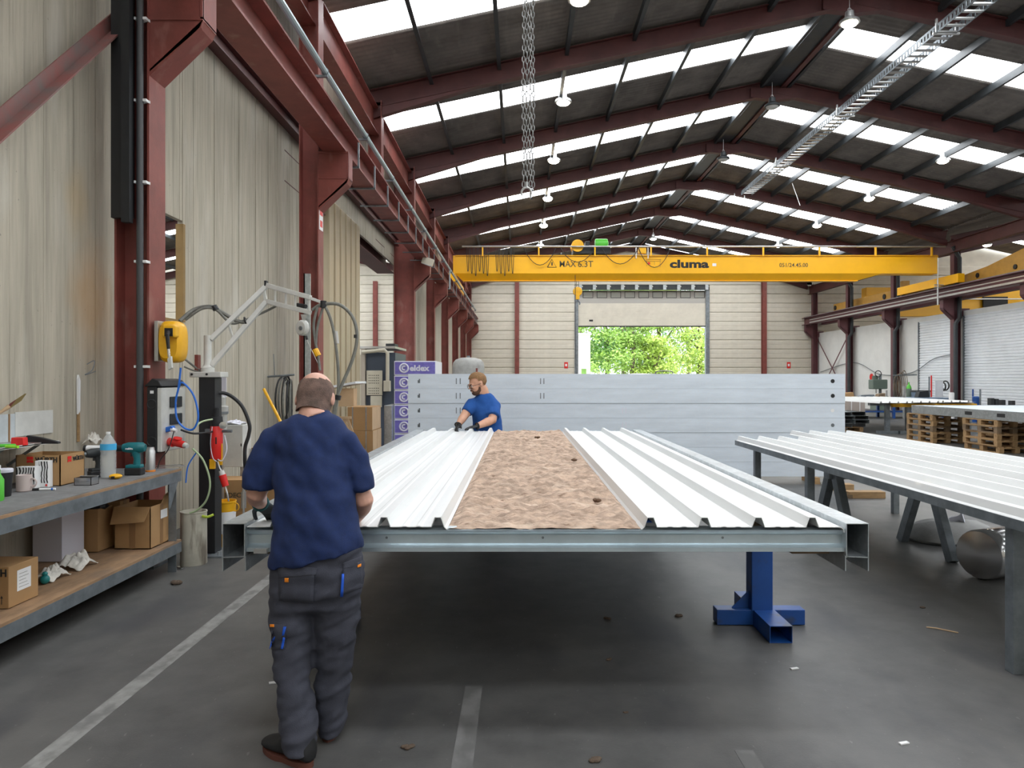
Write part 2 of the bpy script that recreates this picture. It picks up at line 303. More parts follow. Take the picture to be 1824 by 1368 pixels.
struct(MB().ibeam((-3.62, YB, 5.66), (-3.62, 21, 5.66), (0, 0, 1), .2, .14).build('wall_rail', mt['darkred'], None, 0), 'dark red horizontal rail fixed high on the concrete wall')
struct(MB().ibeam((-3.3, YB, 7.45), (-3.3, YF, 7.45), (0, 0, 1), .62, .24, .02, .012).build('eaves_beam', mt['red'], None, 0), 'red eaves beam running along the top of the left wall')
struct(MB().ibeam((-3.95, 11.2, 5.0), (-3.95, 21, 5.0), (0, 0, 1), .5, .5).build('lintel_beam', mt['darkred'], None, 0), 'dark steel lintel beam over the wide opening')
pp = struct(MB().tube([(-2.6, YB, 5.74), (-2.6, 42, 5.74)], .042, 10).build('pipe', M('blue_grey_pipe', (.36, .44, .47), .4, .4), None), 'blue grey compressed air pipe running above the crane runway')
for y in [2+2.5*k for k in range(17)]: MB().box(-2.95, -2.56, y-.02, y+.02, 5.66, 5.69).torus((-2.6, y, 5.74), (0, 1, 0), .045, .008, 12, 6).build('pipe_clip', mt['zincdark'], pp, 30)
MB().tube([(-2.6, 26.5, 5.74), (-2.6, 26.5, 5.0), (-3.25, 26.6, 4.95), (-3.25, 26.6, .3)], .03, 8).build('branch_pipe', pp.data.materials[0], pp)
br = struct(MB().bar((-3.66, 3.4, 1.86), (-3.5, 6.45, 5.05), .1, .012, (1, 0, 0)).bar((-3.60, 3.42, 1.80), (-3.45, 6.47, 4.99), .012, .1, (1, 0, 0)).build('wind_brace', M('brace_grey_red', (.16, .12, .11), .6, col2=(.27, .07, .055), vs=2), None, 0), 'diagonal steel wind brace crossing the near concrete wall')
# black channel and grey conduit pipe on the first column
ch = tag(MB().box(-3.48, -3.31, 6.05, 6.11, 3.0, 7.4).box(-3.36, -3.29, 5.99, 6.05, 2.95, 7.4).build('cable_channel', mt['black'], None, 0), 'black cable channel on the upper near face of the first red column', 'cable channel')
cp = tag(MB().cyl((-3.25, 6.085, 0), (-3.25, 6.085, 7.4), .028, n=12).build('conduit_pipe', M('dark_grey_pipe', (.055, .057, .06), .45), None), 'dark grey conduit pipe running up the first red column', 'pipe')
for z in (1.72, 2.62, 3.3, 4.0, 4.7): MB().box(-3.295, -3.28, 6.07, 6.13, z, z+.022).box(-3.285, -3.185, 6.115, 6.13, z, z+.022).box(-3.22, -3.19, 6.07, 6.13, z, z+.022).build('pipe_clip', mt['paper'], cp, 0)
# tan profiled cladding beyond the second column and zinc post
cl = sroot('wall_cladding', 'tan ribbed steel cladding with ochre grooves beside the second column')
for k in range(6):
    y = 13.55+k*.45
    bx('cladding_rib', mt['tan'], cl, XL-.1, XL+.08, y, y+.34, 0, 5.1, .02); bx('groove', mt['ochre'], cl, XL-.1, XL+.03, y+.34, y+.45, 0, 5.1)
zp = struct(MB().box(-3.22, -3.12, 10.6, 10.63, 0, 3.2).box(-3.22, -3.20, 10.6, 10.7, 0, 3.2).build('trim_2', mt['zinc'], None, 0), 'galvanised angle post standing beside the second red column')
# far gable wall: horizontal cream cassettes
wf = sroot('wall_far', 'far end wall of cream horizontal cassette panels')
DX0, DX1, DZT, DZO = 3.72, 12.25, 7.5, 5.12
cache = {}
def cassette(x0, x1, z0):
    k = (round(x1-x0, 3),)
    if k not in cache:
        w = x1-x0; cache[k] = MB().prism([(0, .0), (-.02, .015), (-.03, .05), (-.03, .27), (-.022, .30), (-.03, .33), (-.03, .54), (-.02, .575), (0, .585), (.05, .585), (.05, 0)], (0, 0, 0), (w, 0, 0), (0, 1, 0), (0, 0, 1)).mesh('cassette', mt['cream'], V((0, 0, 0)), 0)
    link('cassette', cache[k], wf, loc=(x0, YF, z0))
z = 0
while z < 10:
    for (a, b) in ((-25, -14), (-14, -3.6), (-3.6, 3.6), (3.6, 12.4), (12.4, 19.1), (19.1, 30), (30, 40)):
        if a == 3.6 and z < DZT: continue
        if -4 < a < 19 and z > 7.4:
            half = (RZ+.5-z-.55)/SL; aa, bb = max(a, RX-half), min(b, RX+half)
            if bb-aa > .3: cassette(aa, bb, z)
        elif z < 8.6: cassette(a, b, z)
    z += .6
MB().box(-26, 40, YF+.06, YF+.16, DZT+.1, 8.6).box(-26, DX0-.1, YF+.06, YF+.16, 0, 8.6).box(DX1+.1, 40, YF+.06, YF+.16, 0, 8.6).prism([(-11.2, 8.1), (11.2, 8.1), (0, 10.6)], (RX, YF+.06, 0), (RX, YF+.16, 0), (1, 0, 0), (0, 0, 1)).prism([(-10.6, 8.2), (10.6, 8.2), (0, 10.6)], (29.1, YF+.06, 0), (29.1, YF+.16, 0), (1, 0, 0), (0, 0, 1)).prism([(-10.6, 8.2), (10.6, 8.2), (0, 10.7)], (-14.2, YF+.06, 0), (-14.2, YF+.16, 0), (1, 0, 0), (0, 0, 1)).build('backing', mt['cream'], wf, 0)
for x, z1 in ((-.15, 8.8), (15.9, 8.6), (-9.35, 8.0)):
    c = sroot('wall_post', 'slim red steel post on the cream end wall, %s' % {-.15: 'left of the open door', 15.9: 'right of the open door', -9.35: 'seen through the opening in the left hall'}[x])
    MB().ibeam((x, YF-.16, 0), (x, YF-.16, z1), (0, 1, 0), .26, .28).build('post_shaft', mt['red'], c, 0)
# sectional door
dr = sroot('door_1', 'half open sectional overhead door in the end wall')
for x in (DX0, DX1): MB().box(x-.12, x+.12, YF-.12, YF+.2, 0, DZT).build('door_jamb', mt['zincdark'], dr, 0)
MB().box(DX0-.1, DX1+.1, YF-.2, YF+.1, DZT-.05, DZT+.12).build('door_head', mt['purlin'], dr, 0)
dz = [(DZO, DZO+.735), (DZO+.735, DZO+1.47)]
for a, b in dz: bx('door_section', mt['cream'], dr, DX0+.1, DX1-.1, YF-.03, YF+.03, a, b, .01)
bx('bottom_seal', mt['rubber'], dr, DX0+.1, DX1-.1, YF-.03, YF+.03, DZO-.07, DZO)
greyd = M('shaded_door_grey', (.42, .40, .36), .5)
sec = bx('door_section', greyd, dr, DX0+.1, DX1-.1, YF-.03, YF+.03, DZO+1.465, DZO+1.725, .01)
for r, (z0, z1, yy) in enumerate(((DZO+1.72, DZO+2.3, YF), (DZO+2.3, DZO+2.62, YF-.45))):
    for k in range(10):
        x = DX0+.12+k*(DX1-DX0-.24-.12)/9
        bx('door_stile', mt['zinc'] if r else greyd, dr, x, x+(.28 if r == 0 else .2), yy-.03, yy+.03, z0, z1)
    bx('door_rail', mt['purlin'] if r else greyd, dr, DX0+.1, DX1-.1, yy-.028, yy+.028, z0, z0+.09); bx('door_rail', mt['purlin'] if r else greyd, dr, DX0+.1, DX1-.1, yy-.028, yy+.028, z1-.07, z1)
    for k in range(9):
        x = DX0+.12+k*(DX1-DX0-.36)/9
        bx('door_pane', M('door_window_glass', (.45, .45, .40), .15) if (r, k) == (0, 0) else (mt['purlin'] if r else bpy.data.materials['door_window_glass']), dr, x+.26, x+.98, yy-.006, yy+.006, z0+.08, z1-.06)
        if r == 0: MB().box(x+.3, x+.97, yy-.04, yy-.03, z0+.09, z0+.12).box(x+.3, x+.97, yy-.04, yy-.03, z1-.1, z1-.07).box(x+.3, x+.33, yy-.04, yy-.03, z0+.09, z1-.07).box(x+.94, x+.97, yy-.04, yy-.03, z0+.09, z1-.07).build('pane_frame', mt['rubber'], dr, 0)
bx('door_notice', mt['textblack'], dr, 4.55, 4.8, YF-.036, YF-.03, DZO+.28, DZO+.4)
# end wall behind the camera, adjoining halls
struct(bx('wall_back', mt['cream'], None, -26, 40, YB-.1, YB, 0, 10.7), 'plain wall behind the viewer')
ceil2 = sroot('ceiling_left_hall', 'dark sheet roof of the adjoining hall seen through the openings'); roof(-24.6, -3.4, -14.2, RZ+.5, FR[:-1], ceil2)
for k in range(7):
    for s in (-1, 1):
        x = -14.2+s*(.4+1.5*k); MB().box(x-.03, x+.03, 6, YF, RZ+.28-abs(x+14.2)*SL, RZ+.46-abs(x+14.2)*SL).build('purlin', mt['purlin'], ceil2, 0)
for y in FR[4:]:
    fr = sroot('roof_frame_left_hall', 'dark red rafter of the adjoining hall'); fr['group'] = 'rafters of the adjoining hall'
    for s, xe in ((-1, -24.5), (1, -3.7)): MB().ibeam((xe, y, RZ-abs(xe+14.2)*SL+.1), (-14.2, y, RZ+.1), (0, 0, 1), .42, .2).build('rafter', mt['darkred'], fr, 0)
struct(bx('wall_left_hall', mt['cream'], None, -24.8, -24.6, YB, YF, 0, 8.6), 'outer wall of the adjoining hall')
ceil3 = sroot('ceiling_right_hall', 'dark sheet roof of the hall beyond the white partition'); roof(18.5, 39.4, 29.1, RZ+.3, FR[:-1], ceil3)
struct(bx('wall_right_hall', mt['cream'], None, 39.4, 39.6, YB, YF, 0, 8.6), 'outer wall of the hall beyond the partition')
for y in FR[8:-1]:
    fr = sroot('roof_frame_right_hall', 'dark rafter of the hall beyond the partition'); fr['group'] = 'rafters of the right hall'
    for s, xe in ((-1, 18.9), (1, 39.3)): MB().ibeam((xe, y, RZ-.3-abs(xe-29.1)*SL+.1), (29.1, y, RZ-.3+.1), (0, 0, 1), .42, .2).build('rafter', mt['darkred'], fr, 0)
# right side: columns, runway, white partition, shutters
lb = {45.95: 'far corner steel column where the crane runway ends', 41.1: 'fourth maroon column of the right row with a crossed brace beside it', 36.1: 'third maroon column of the right row behind the drill press', 31.1: 'second maroon column of the right row between the shutters', 26.1: 'nearest maroon column at the right edge of the picture'}
maroon = mt['maroon'] = M('maroon_steel', (.13, .042, .05), .5, var=.25, vs=2)
for y in FR[4:]:
    y = min(y, 45.95); c = column(XR, y, -1, 7.75, lb.get(y, 'maroon column of the right row beyond the picture edge'), 'maroon'); c['group'] = 'columns of the right row'; bracket(c, XR, y, -1, 'maroon')
    MB().prism([(0, 4.72), (.4, 4.72), (.38, 4.66), (0, 4.3)], (XR+.3, y-.13, 0), (XR+.3, y+.13, 0), (1, 0, 0), (0, 0, 1)).build('outer_gusset', maroon, c, 0)
    if 20 < y < 45: MB().tube([(XR+.02, y-.22, 0), (XR+.02, y-.22, 4.05), (XR+.18, y-.24, 4.3), (XR+.18, y-.24, 6.9), (XR-.1, y-.24, 7.4)], .09, 10).build('downpipe', mt['purlin'], c)
rr = struct(MB().ibeam((18.55, 5, 5.37), (18.55, YF-.1, 5.37), (0, 0, 1), .46, .36, .03, .02).build('crane_runway_beam', maroon, None, 0), 'long maroon crane runway beam along the right column row')
MB().box(18.51, 18.59, 5, YF-.1, 5.6, 5.66).build('rail', mt['zincdark'], rr, 0)
MB().box(18.3, 18.34, 5, YF-1.5, 5.36, 5.40).box(18.3, 18.34, 5, YF-1.5, 5.18, 5.26).build('conductor_rail', mt['alu'], rr, 0)
eb = struct(MB().ibeam((18.9, 5, 7.4), (18.9, YF, 7.4), (0, 0, 1), .5, .24).build('eaves_beam', mt['darkred'], None, 0), 'dark eaves beam over the right column row')
wr = sroot('wall_right', 'low white partition wall behind the right columns')
for y0, y1 in ((15, 21.1), (21.1, 27), (30.9, 31.7), (34.4, 36.1), (36.1, 41.1), (41.1, YF)): bx('wall_panel', mt['white_wall'], wr, 19.36, 19.5, y0, y1-.01, 0, 4.62)
bx('wall_panel', mt['white_wall'], wr, 19.36, 19.5, 27, 30.9, 4.4, 4.62); bx('wall_panel', mt['white_wall'], wr, 19.36, 19.5, 31.7, 34.4, 4.4, 4.62)
for i, (y0, y1, nm) in enumerate(((27, 30.9, 'pale ribbed roller shutter in the nearer bay of the partition'), (31.7, 34.4, 'pale ribbed roller shutter in the second bay of the partition'))):
    d = sroot('door_%d' % (i+2), nm); mb = MB(); z = 0; pts = []
    while z < 4.4: pts += [(0, z), (-.03, z+.02), (-.03, z+.09), (0, z+.11)]; z += .12
    mb.prism(pts, (19.4, y0, 0), (19.4, y1, 0), (1, 0, 0), (0, 0, 1), close=False); o = mb.build('shutter_curtain', mt['shutter'], d, 0); o['kind'] = 'stuff'
    bx('shutter_guide', mt['zincdark'], d, 19.33, 19.42, y0-.06, y0, 0, 4.4); bx('shutter_guide', mt['zincdark'], d, 19.33, 19.42, y1, y1+.06, 0, 4.4)
cb = struct(MB().bar((19.15, 41.3, .4), (19.15, 45.7, 4.3), .08, .02, (1, 0, 0)).bar((19.18, 45.7, .4), (19.18, 41.3, 4.3), .08, .02, (1, 0, 0)).build('cross_brace', maroon, None, 0), 'thin crossed steel braces between the two farthest right columns')
# ---------------------------------------------------------------- yellow bridge crane
YC = 31.4
cr = thing('bridge_crane', 'long yellow overhead bridge crane spanning the hall with black lettering', 'crane', (8.5, YC, 5.6))
gz0, gz1 = 5.98, 7.05
MB().box(-2.9, 18.35, YC-.3, YC+.3, gz0+.28, gz1).build('girder', mt['crane'], cr, 0, .01)
MB().box(-2.8, 18.3, YC-.36, YC-.3, gz1-.02, gz1+.01).box(-2.5, 14.9, YC-.14, YC+.2, gz0-.025, gz0).build('girder_flange', mt['crane'], cr, 0)
MB().rings([[V((x, YC-.3, gz0+.279)), V((x, YC+.3, gz0+.279)), V((x2, YC+.16, gz0)), V((x2, YC-.1, gz0))] for x, x2 in ((-2.8, -2.5), (15.9, 14.9))]).build('bottom_chord', mt['crane'], cr, 0)
MB().box(-2.6, 18.2, YC-.04, YC+.04, gz1, gz1+.06).build('trolley_rail', mt['zincdark'], cr, 0)
for x in (-2.85, 18.55):
    MB().box(x-.15, x+.15, YC-1.6, YC+3.2, 5.7, 6.08).build('end_truck', mt['crane'], cr, 0, .02)
    for y in (YC-1.3, YC+2.9): MB().cyl((x-.05, y, 5.78), (x+.05, y, 5.78), .13, n=16).build('wheel', mt['rubber'], cr)
MB().tube([(-2.5, YC-.42, 7.42), (18.6, YC-.42, 7.42)], .035, 8).build('festoon_rail', mt['alu'], cr)
for k in range(9):
    x = -1.6+k*2.45; MB().box(x-.03, x+.03, YC-.44, YC-.36, gz1-.05, 7.44).build('festoon_post', mt['crane'], cr, 0)
def sag(x0, x1, z0, d, n=10): return [(x0+(x1-x0)*i/n, YC-.42, z0-d*math.sin(math.pi*i/n)**.8) for i in range(n+1)]
for k in range(11):
    x = -2.3+k*.17+(.25 if k > 5 else 0); MB().tube(sag(x, x+.12, 7.38, 1.05+.1*((k*7) % 3), 12), .014, 6).build('festoon_loop', mt['rubber'], cr)
for x0, x1, d in ((.2, 1.6, .75), (1.8, 3.3, .62), (3.6, 5.2, .7), (5.2, 6.6, .85)): MB().tube(sag(x0, x1, 7.36, d), .016, 6).build('festoon_loop', mt['rubber'], cr)
# trolley
MB().box(2.35, 4.0, YC-.28, YC+.6, 7.12, 7.48).box(2.9, 3.1, YC-.2, YC+.4, 7.44, 7.7).build('trolley_frame', mt['black'], cr, 0, .02)
MB().cyl((2.55, YC-.34, 7.48), (2.55, YC+.3, 7.48), .27, n=20).build('rope_drum', mt['yellow'], cr)
MB().lathe([(.05, 0), (.2, .02), (.22, .06), (.22, .52), (.2, .56), (.08, .6)], (3.32, YC-.1, 7.6), (1, 0, 0)).build('hoist_motor', mt['green_p'], cr)
MB().box(5.2, 5.55, YC-.4, YC-.2, 7.12, 7.38).build('control_box', mt['yellow'], cr, 0, .02)
for x in (5.1, 5.62): MB().tube([(x, YC-.4, 6.9), (x, YC-.4, 7.42)], .025, 6).build('box_post', mt['alu'], cr)
MB().tube([(2.52, YC-.1, 6.9), (2.52, YC-.1, 5.6)], .012, 6).tube([(2.62, YC-.1, 6.9), (2.62, YC-.1, 5.6)], .012, 6).build('hoist_rope', mt['rubber'], cr)
hb = MB().lathe([(.02, -.07), (.19, -.05), (.21, 0), (.19, .05), (.02, .07)], (2.57, YC-.1, 5.5), (0, 1, 0), 18).box(2.49, 2.65, YC-.2, YC, 5.15, 5.4).build('hook_block', mt['yellow'], cr)
MB().torus((2.57, YC-.1, 4.98), (0, 1, 0), .1, .03, 14, 6, a0=-2.6, a1=1.5).cyl((2.57, YC-.1, 5.06), (2.57, YC-.1, 5.2), .03, n=8).build('hook', mt['zincdark'], hb)
MB().tube([(2.45, YC-.25, 6.9), (2.46, YC-.25, 3.9), (2.5, YC-.25, 1.2)], .014, 6).build('pendant_cable', mt['rubber'], cr)
MB().box(2.44, 2.56, YC-.29, YC-.21, .95, 1.25).build('pendant_control', mt['yellow'], cr, 0, .01)
yf = YC-.305
def crtext(s, px0, px1, py, hpx, bold, m='textgrey'):
    a, b = P(px0, py, yf), P(px1, py, yf); text(s, hpx*yf/F/.70, a, (1, 0, 0), (0, 0, 1), mt[m], cr, bold, width=b.x-a.x)
crtext('MAX', 996, 1025, 475.5, 11, .002); crtext('6.3T', 1029, 1056, 475.5, 11, .002); crtext('cluma', 1193, 1263, 476.5, 13.5, .02, 'textblack'); crtext('051/24.45.00', 1388, 1439, 475.5, 7, .002)
ta, tb, tc_ = P(975, 476, yf), P(991, 476, yf), P(983, 462, yf)
MB().tube([ta, tb, tc_, ta], .018, 4).box(P(982, 0, yf).x, P(984.5, 0, yf).x, yf-.01, yf, P(0, 473, yf).z, P(0, 467, yf).z).build('warning_triangle', mt['textgrey'], cr)
MB().add([P(1269, 469, yf), P(1276, 469, yf), P(1276, 474, yf), P(1269, 474, yf)], [(0, 1, 2, 3)]).build('maker_badge', mt['film'], cr, 0)
MB().tube([P(1150, 462, yf), P(1178, 462, yf)], .012, 4).tube([P(1150, 465, yf), P(1178, 465, yf)], .012, 4).tube([P(1152, 462, yf), P(1152, 474, yf)], .012, 4).tube([P(1176, 462, yf), P(1176, 476, yf)], .012, 4).tube([P(1166, 465, yf), P(1166, 472, yf)], .012, 4).build('crane_outline_print', mt['craneold'], cr)
MB().box(P(1154, 0, yf).x, P(1158, 0, yf).x, yf-.008, yf, P(0, 471, yf).z, P(0, 467, yf).z).build('red_mark', mt['red_p'], cr, 0)
pc = MB().tube([(18.15, YC-.6, 6.9), (18.15, YC-.6, 5.75)], .02, 6).tube([(18.15, YC-.6, 5.95), (18.15, YC-.6, 4.85)], .035, 6).tube([(18.0, YC-.6, 5.72), (18.5, YC-.6, 5.72)], .03, 6).tube([(18.0, YC-.6, 5.62), (18.5, YC-.6, 5.62)], .03, 6).build('current_collector', mt['alu'], cr)
# second crane beyond the partition, and end trucks on the outer rail
c2 = thing('bridge_crane', 'yellow bridge crane girder in the hall beyond the white partition', 'crane', (29, 41, 5.2))
MB().prism([(19.9, 6.9), (39, 6.9), (39, 5.25), (21.2, 5.25), (19.9, 5.7)], (0, 40.7, 0), (0, 41.3, 0), (1, 0, 0), (0, 0, 1)).build('girder', mt['crane'], c2, 0)
MB().tube([(20, 40.4, 6.2), (38, 40.4, 6.2)], .04, 6).build('festoon_rail', mt['alu'], c2)
MB().box(19.55, 19.9, 36.2, 44.2, 5.65, 6.3).build('end_truck', mt['craneold'], c2, 0, .03)
for y in (36.35, 38.0, 43.9): MB().cyl((19.5, y, 6.05), (19.95, y, 6.05), .14, n=14).build('wheel', mt['rubber'], c2)
MB().prism([(36.2, 6.3), (36.9, 6.3), (36.5, 6.65), (36.2, 6.65)], (19.55, 0, 0), (19.9, 0, 0), (0, 1, 0), (0, 0, 1)).build('buffer_lug', mt['craneold'], c2, 0)
bxx = MB().box(26.5, 27.9, 40.55, 40.65, 5.75, 6.35).build('load_plate', mt['textblack'], c2, 0)
e3 = thing('crane_end_truck', 'faded yellow crane end truck with a motor on the outer runway rail', 'crane', (19.7, 28.5, 5.66))
MB().prism([(26.7, 5.66), (31.2, 5.66), (31.2, 6.2), (29.6, 6.35), (27.2, 6.75), (26.7, 6.75)], (19.5, 0, 0), (19.85, 0, 0), (0, 1, 0), (0, 0, 1)).build('truck_beam', mt['craneold'], e3, 0, .02)
MB().cyl((19.35, 26.4, 6.35), (19.35, 26.9, 6.35), .2, n=16).build('drive_motor', mt['purlin'], e3)
for y in (27.9, 30.2): MB().cyl((19.46, y, 6.05), (19.5, y, 6.05), .1, n=14).build('wheel_opening', mt['black'], e3)
MB().box(19.5, 24, 25.9, 26.5, 6.1, 6.7).build('cross_girder', mt['crane'], e3, 0)
struct(MB().ibeam((19.7, 15, 5.4), (19.7, YF, 5.4), (0, 0, 1), .46, .36).build('crane_runway_beam', maroon, None, 0), 'outer crane runway beam beyond the right columns')
# ---------------------------------------------------------------- hanging lamps
def lamp(x, y, z, top, label, on=True):
    t = thing('high_bay_lamp', label, 'lamp', (x, y, z), 'high bay lamps under the roof')
    MB().tube([(x, y, top), (x, y, z+.3)], .008, 6).torus((x, y, z+.3), (0, 1, 0), .035, .008, 10, 6).build('hanger', mt['alu'], t)
    MB().lathe([(.03, .27), (.09, .25), (.1, .12), (.13, .1), (.21, .05), (.22, .0), (.2, -.01)], (x, y, z), n=20).build('housing', mt['alu'] if on else mt['purlin'], t)
    MB().lathe([(.001, -.075), (.1, -.068), (.15, -.045), (.175, -.012), (.175, 0), (.001, .002)], (x, y, z), n=20, caps=False).build('diffuser', mt['lamp'] if on else mt['lampoff'], t)
ordl = ['nearest', 'second', 'third', 'fourth', 'fifth', 'farthest']
for k in range(6): lamp(1.15, 13.6+5*k, 8.88, rz(1.15)+.5, 'lit round lamp hanging from the left roof slope, %s of its row' % ordl[k])
for k in range(2, 6): lamp(14.08, 13.6+5*k, 8.88, rz(14.08)+.5, 'lit round lamp hanging from the right roof slope, %s of those in view' % ordl[k-2])
lamp(7.3, 15.7, 9.5, RZ+.1, 'lit round lamp hanging under the nearest ridge'); lamp(7.3, 20.5, 9.5, RZ+.1, 'unlit round lamp hanging under the second ridge plate', False); lamp(7.3, 25.4, 9.5, RZ+.1, 'unlit round lamp hanging under the third ridge plate', False)
lamp(7.6, 40.3, 9.6, RZ+.1, 'lit round lamp hanging under the far ridge behind the crane'); lamp(22.2, 33.7, 8.0, RZ+.3-(29.1-22.2)*SL, 'lit round lamp hanging in the hall beyond the right columns'); lamp(-9.6, 28.6, 7.0, RZ+.5-4.6*SL, 'lit round lamp hanging in the adjoining hall on the left')
# ---------------------------------------------------------------- ladder cable tray
ct = thing('cable_tray', 'perforated ladder cable tray hanging below the right roof slope', 'cable tray', (9.6, 18, 9.5))
for s in (-1, 1):
    mb = MB(); y = 8.0; mb.box(9.6+s*.22-.006, 9.6+s*.22+.006, 8, 30, 9.40, 9.44).box(9.6+s*.22-.006, 9.6+s*.22+.006, 8, 30, 9.55, 9.60)
    while y < 30: mb.box(9.6+s*.22-.006, 9.6+s*.22+.006, y, y+.07, 9.44, 9.55); y += .13
    mb.build('side_rail', mt['zincdark'], ct, 0)
mesh_r = MB().box(9.38, 9.82, -.04, .04, 9.41, 9.44).mesh('rung', mt['alu'], V((9.6, 18, 9.5)), 0)
for k in range(73): link('rung', mesh_r, ct, loc=(0, 8.15+.3*k-18*0, 0))
for k in range(5):
    y = 11.1+5*k-.15; MB().box(9.36, 9.40, y, y+.04, 9.42, rz(9.4)+.02).box(9.8, 9.84, y, y+.04, 9.42, rz(9.82)+.02).box(9.3, 9.9, y, y+.05, 9.38, 9.42).build('tray_hanger', mt['alu'], ct, 0)
# ---------------------------------------------------------------- lifting chains
cs = thing('lifting_chain', 'four strand grey lifting chain with hooks hanging in front of the roof', 'chain', (.075, 6, 3.15))
linkp = .048; mt['chainsteel'] = M('dull_chain_steel', (.36, .36, .35), .45, .6, var=.3, vs=30)
for i, (dx, dy) in enumerate(((-.04, 0), (-.012, .03), (.015, -.02), (.042, .02))):
    mb = MB(); n = int((5.7-3.27)/linkp)
    for j in range(n):
        mb.torus((.075+dx+.004*math.sin(j*.3+i), 6+dy, 3.27+j*linkp), (1, 0, 0) if j % 2 else (.35, 1, 0), .0125, .0052, 10, 5, ell=((0, 0, 1), (2.15, 1)))
    o = mb.build('chain_strand', mt['chainsteel'], cs)
MB().torus((.06, 6, 3.2), (.2, 1, 0), .042, .009, 18, 8, a0=-2.9, a1=1.6).cyl((.06, 6, 3.24), (.062, 6, 3.29), .012, n=8).build('hook', mt['alu'], cs)
MB().torus((.105, 6.03, 3.195), (1, .25, 0), .04, .009, 18, 8, a0=-2.2, a1=1.9).build('hook', mt['alu'], cs)
MB().lathe([(.02, 0), (.12, .04), (.14, .2), (.1, .32), (.02, .34)], (.075, 6, 5.66)).build('hoist_block', mt['yellow'], cs)
MB().tube([(.04, 6.05, 5.95), (.04, 6.1, rz(0)+.02)], .01, 6).tube([(.11, 6.05, 5.95), (.11, 6.1, rz(0)+.02)], .01, 6).build('hoist_rope', mt['rubber'], cs)
# ---------------------------------------------------------------- small fittings
t = thing('warning_sign', 'small red and white sign on the second red column', 'sign', (-3.098, 11.1, 4.0))
bx('sign_plate', mt['paper'], t, XC, XC+.004, 11.0, 11.2, 3.95, 4.35); bx('red_field', mt['red_p'], t, XC+.004, XC+.006, 11.02, 11.18, 4.18, 4.33); bx('red_text', mt['red_p'], t, XC+.004, XC+.006, 11.04, 11.16, 4.0, 4.1)
for nm, px, py, Y, lb in (('a', 762, 466, 20.6, 'pale floodlight under the crane bracket of the broad red column'), ('b', 678, 450, 20.6, 'pale floodlight on the hall side of the lintel over the opening')):
    c = P(px, py, Y); t = thing('floodlight', lb, 'lamp', c)
    MB().obox(c, (.15, .02, -.05), (0, .09, 0), (.035, 0, .10)).build('housing', M('cream_enamel_'+nm, (.55, .50, .40), .5), t, 0, .01); MB().obox(c+V((-.03, -.06, -.1)), (.13, .02, -.045), (0, .06, 0), (.002, 0, .008)).build('lens', mt['lampoff'], t, 0)
    MB().bar(c+V((0, .05, 0)), c+V((-.22 if nm == 'a' else .25, .3, .1)), .03, .02).build('mount_arm', mt['zincdark'], t, 0)
tag(MB().tube([P(1408, 318, 29.3), P(1425, 366, 29.3)], .012, 6).build('hanging_strap', mt['paper'], None), 'thin white strap dangling from the roof purlin beside the cable tray', 'strap')
# ---------------------------------------------------------------- main steel frame with white sheets and insulation
Y0, Y1, ZT = 3.29, 9.36, .926
fx0, fx1 = P(400, 0, Y0).x, P(1543, 0, Y0).x
fr = thing('steel_panel_frame', 'galvanised steel panel frame lying level on blue stands in the foreground', 'steel frame', (.12, 6.3, .74))
def side_rail(xo, s):      # thin folded section, open at its ends; s points inwards
    pts = [(0, .738), (0, .952), (s*.098, .952), (s*.098, .80), (s*.06, .775), (s*.06, .765)]
    a = [(x, z) for x, z in pts]
    MB().prism([(0, .738), (0, .955), (s*.10, .955), (s*.10, .80)], (xo, Y0-.02, 0), (xo, Y1+.05, 0), (1, 0, 0), (0, 0, 1), close=False).build('side_rail', mt['zinc'], fr, 0, solid=.005)
    MB().prism([(0, .80), (s*.105, .805), (s*.105, .738)], (xo, Y0-.02, 0), (xo, Y1+.05, 0), (1, 0, 0), (0, 0, 1), close=False).build('lower_lip', mt['zinc'], fr, 0, solid=.005)
side_rail(fx0, 1); side_rail(fx1, -1)
for yy, s in ((Y0, 1), (Y1+.04, -1)):
    MB().prism([(s*.09, ZT-.004), (0, ZT-.004), (s*.012, ZT-.02), (s*.03, ZT-.03), (s*.03, ZT-.072), (0, ZT-.086), (0, ZT-.102), (s*.10, ZT-.102)], (fx0+.102, yy, 0), (fx1-.102, yy, 0), (0, 1, 0), (0, 0, 1), close=False).build('end_beam', M('blue_galvanised_steel', (.60, .69, .73), .3, .7, var=.2, vs=3) if s > 0 else mt['zinc'], fr, 0, solid=.004)
for k in range(5): 
    y = Y0+1.05+k; MB().box(fx0+.1, fx1-.1, y-.03, y+.03, ZT-.1, ZT-.06).build('cross_member', mt['zinc'], fr, 0)
for x in (-.62, .11, .95): MB().lathe([(.006, 0), (.009, -.004), (.003, -.012)], (x, Y0+.028, ZT-.045), (0, -1, 0), 8).build('screw', mt['zincdark'], fr)
MB().box(-1.22, -1.16, Y0-.03, Y0+.06, ZT-.105, ZT-.085).build('clip', mt['alu'], fr, 0)
for xx in (-1.2, 1.42): bx('wood_packer', mt['woodgrey'], fr, xx-.1, xx+.1, Y0+.15, Y0+.75, ZT-.15, ZT-.105)
def sheet_profile(x0, x1, s, first=True):
    n = 4; pit = .25; x = x0; g = .249
    r = [(0, 0), (.016, .044), (.044, .044), (.060, 0)]
    pts = [(x0, -.012)]
    for k in range(n):
        b = x0+.012+k*g
        pts += [(b+dx, dz) for dx, dz in r]
        if k < n-1:
            for q in (.42, .68): pts += [(b+g*q, 0), (b+g*q+.008, .0025), (b+g*q+.022, .0025), (b+g*q+.03, 0)]
    pts += [(x1, 0)]
    return pts
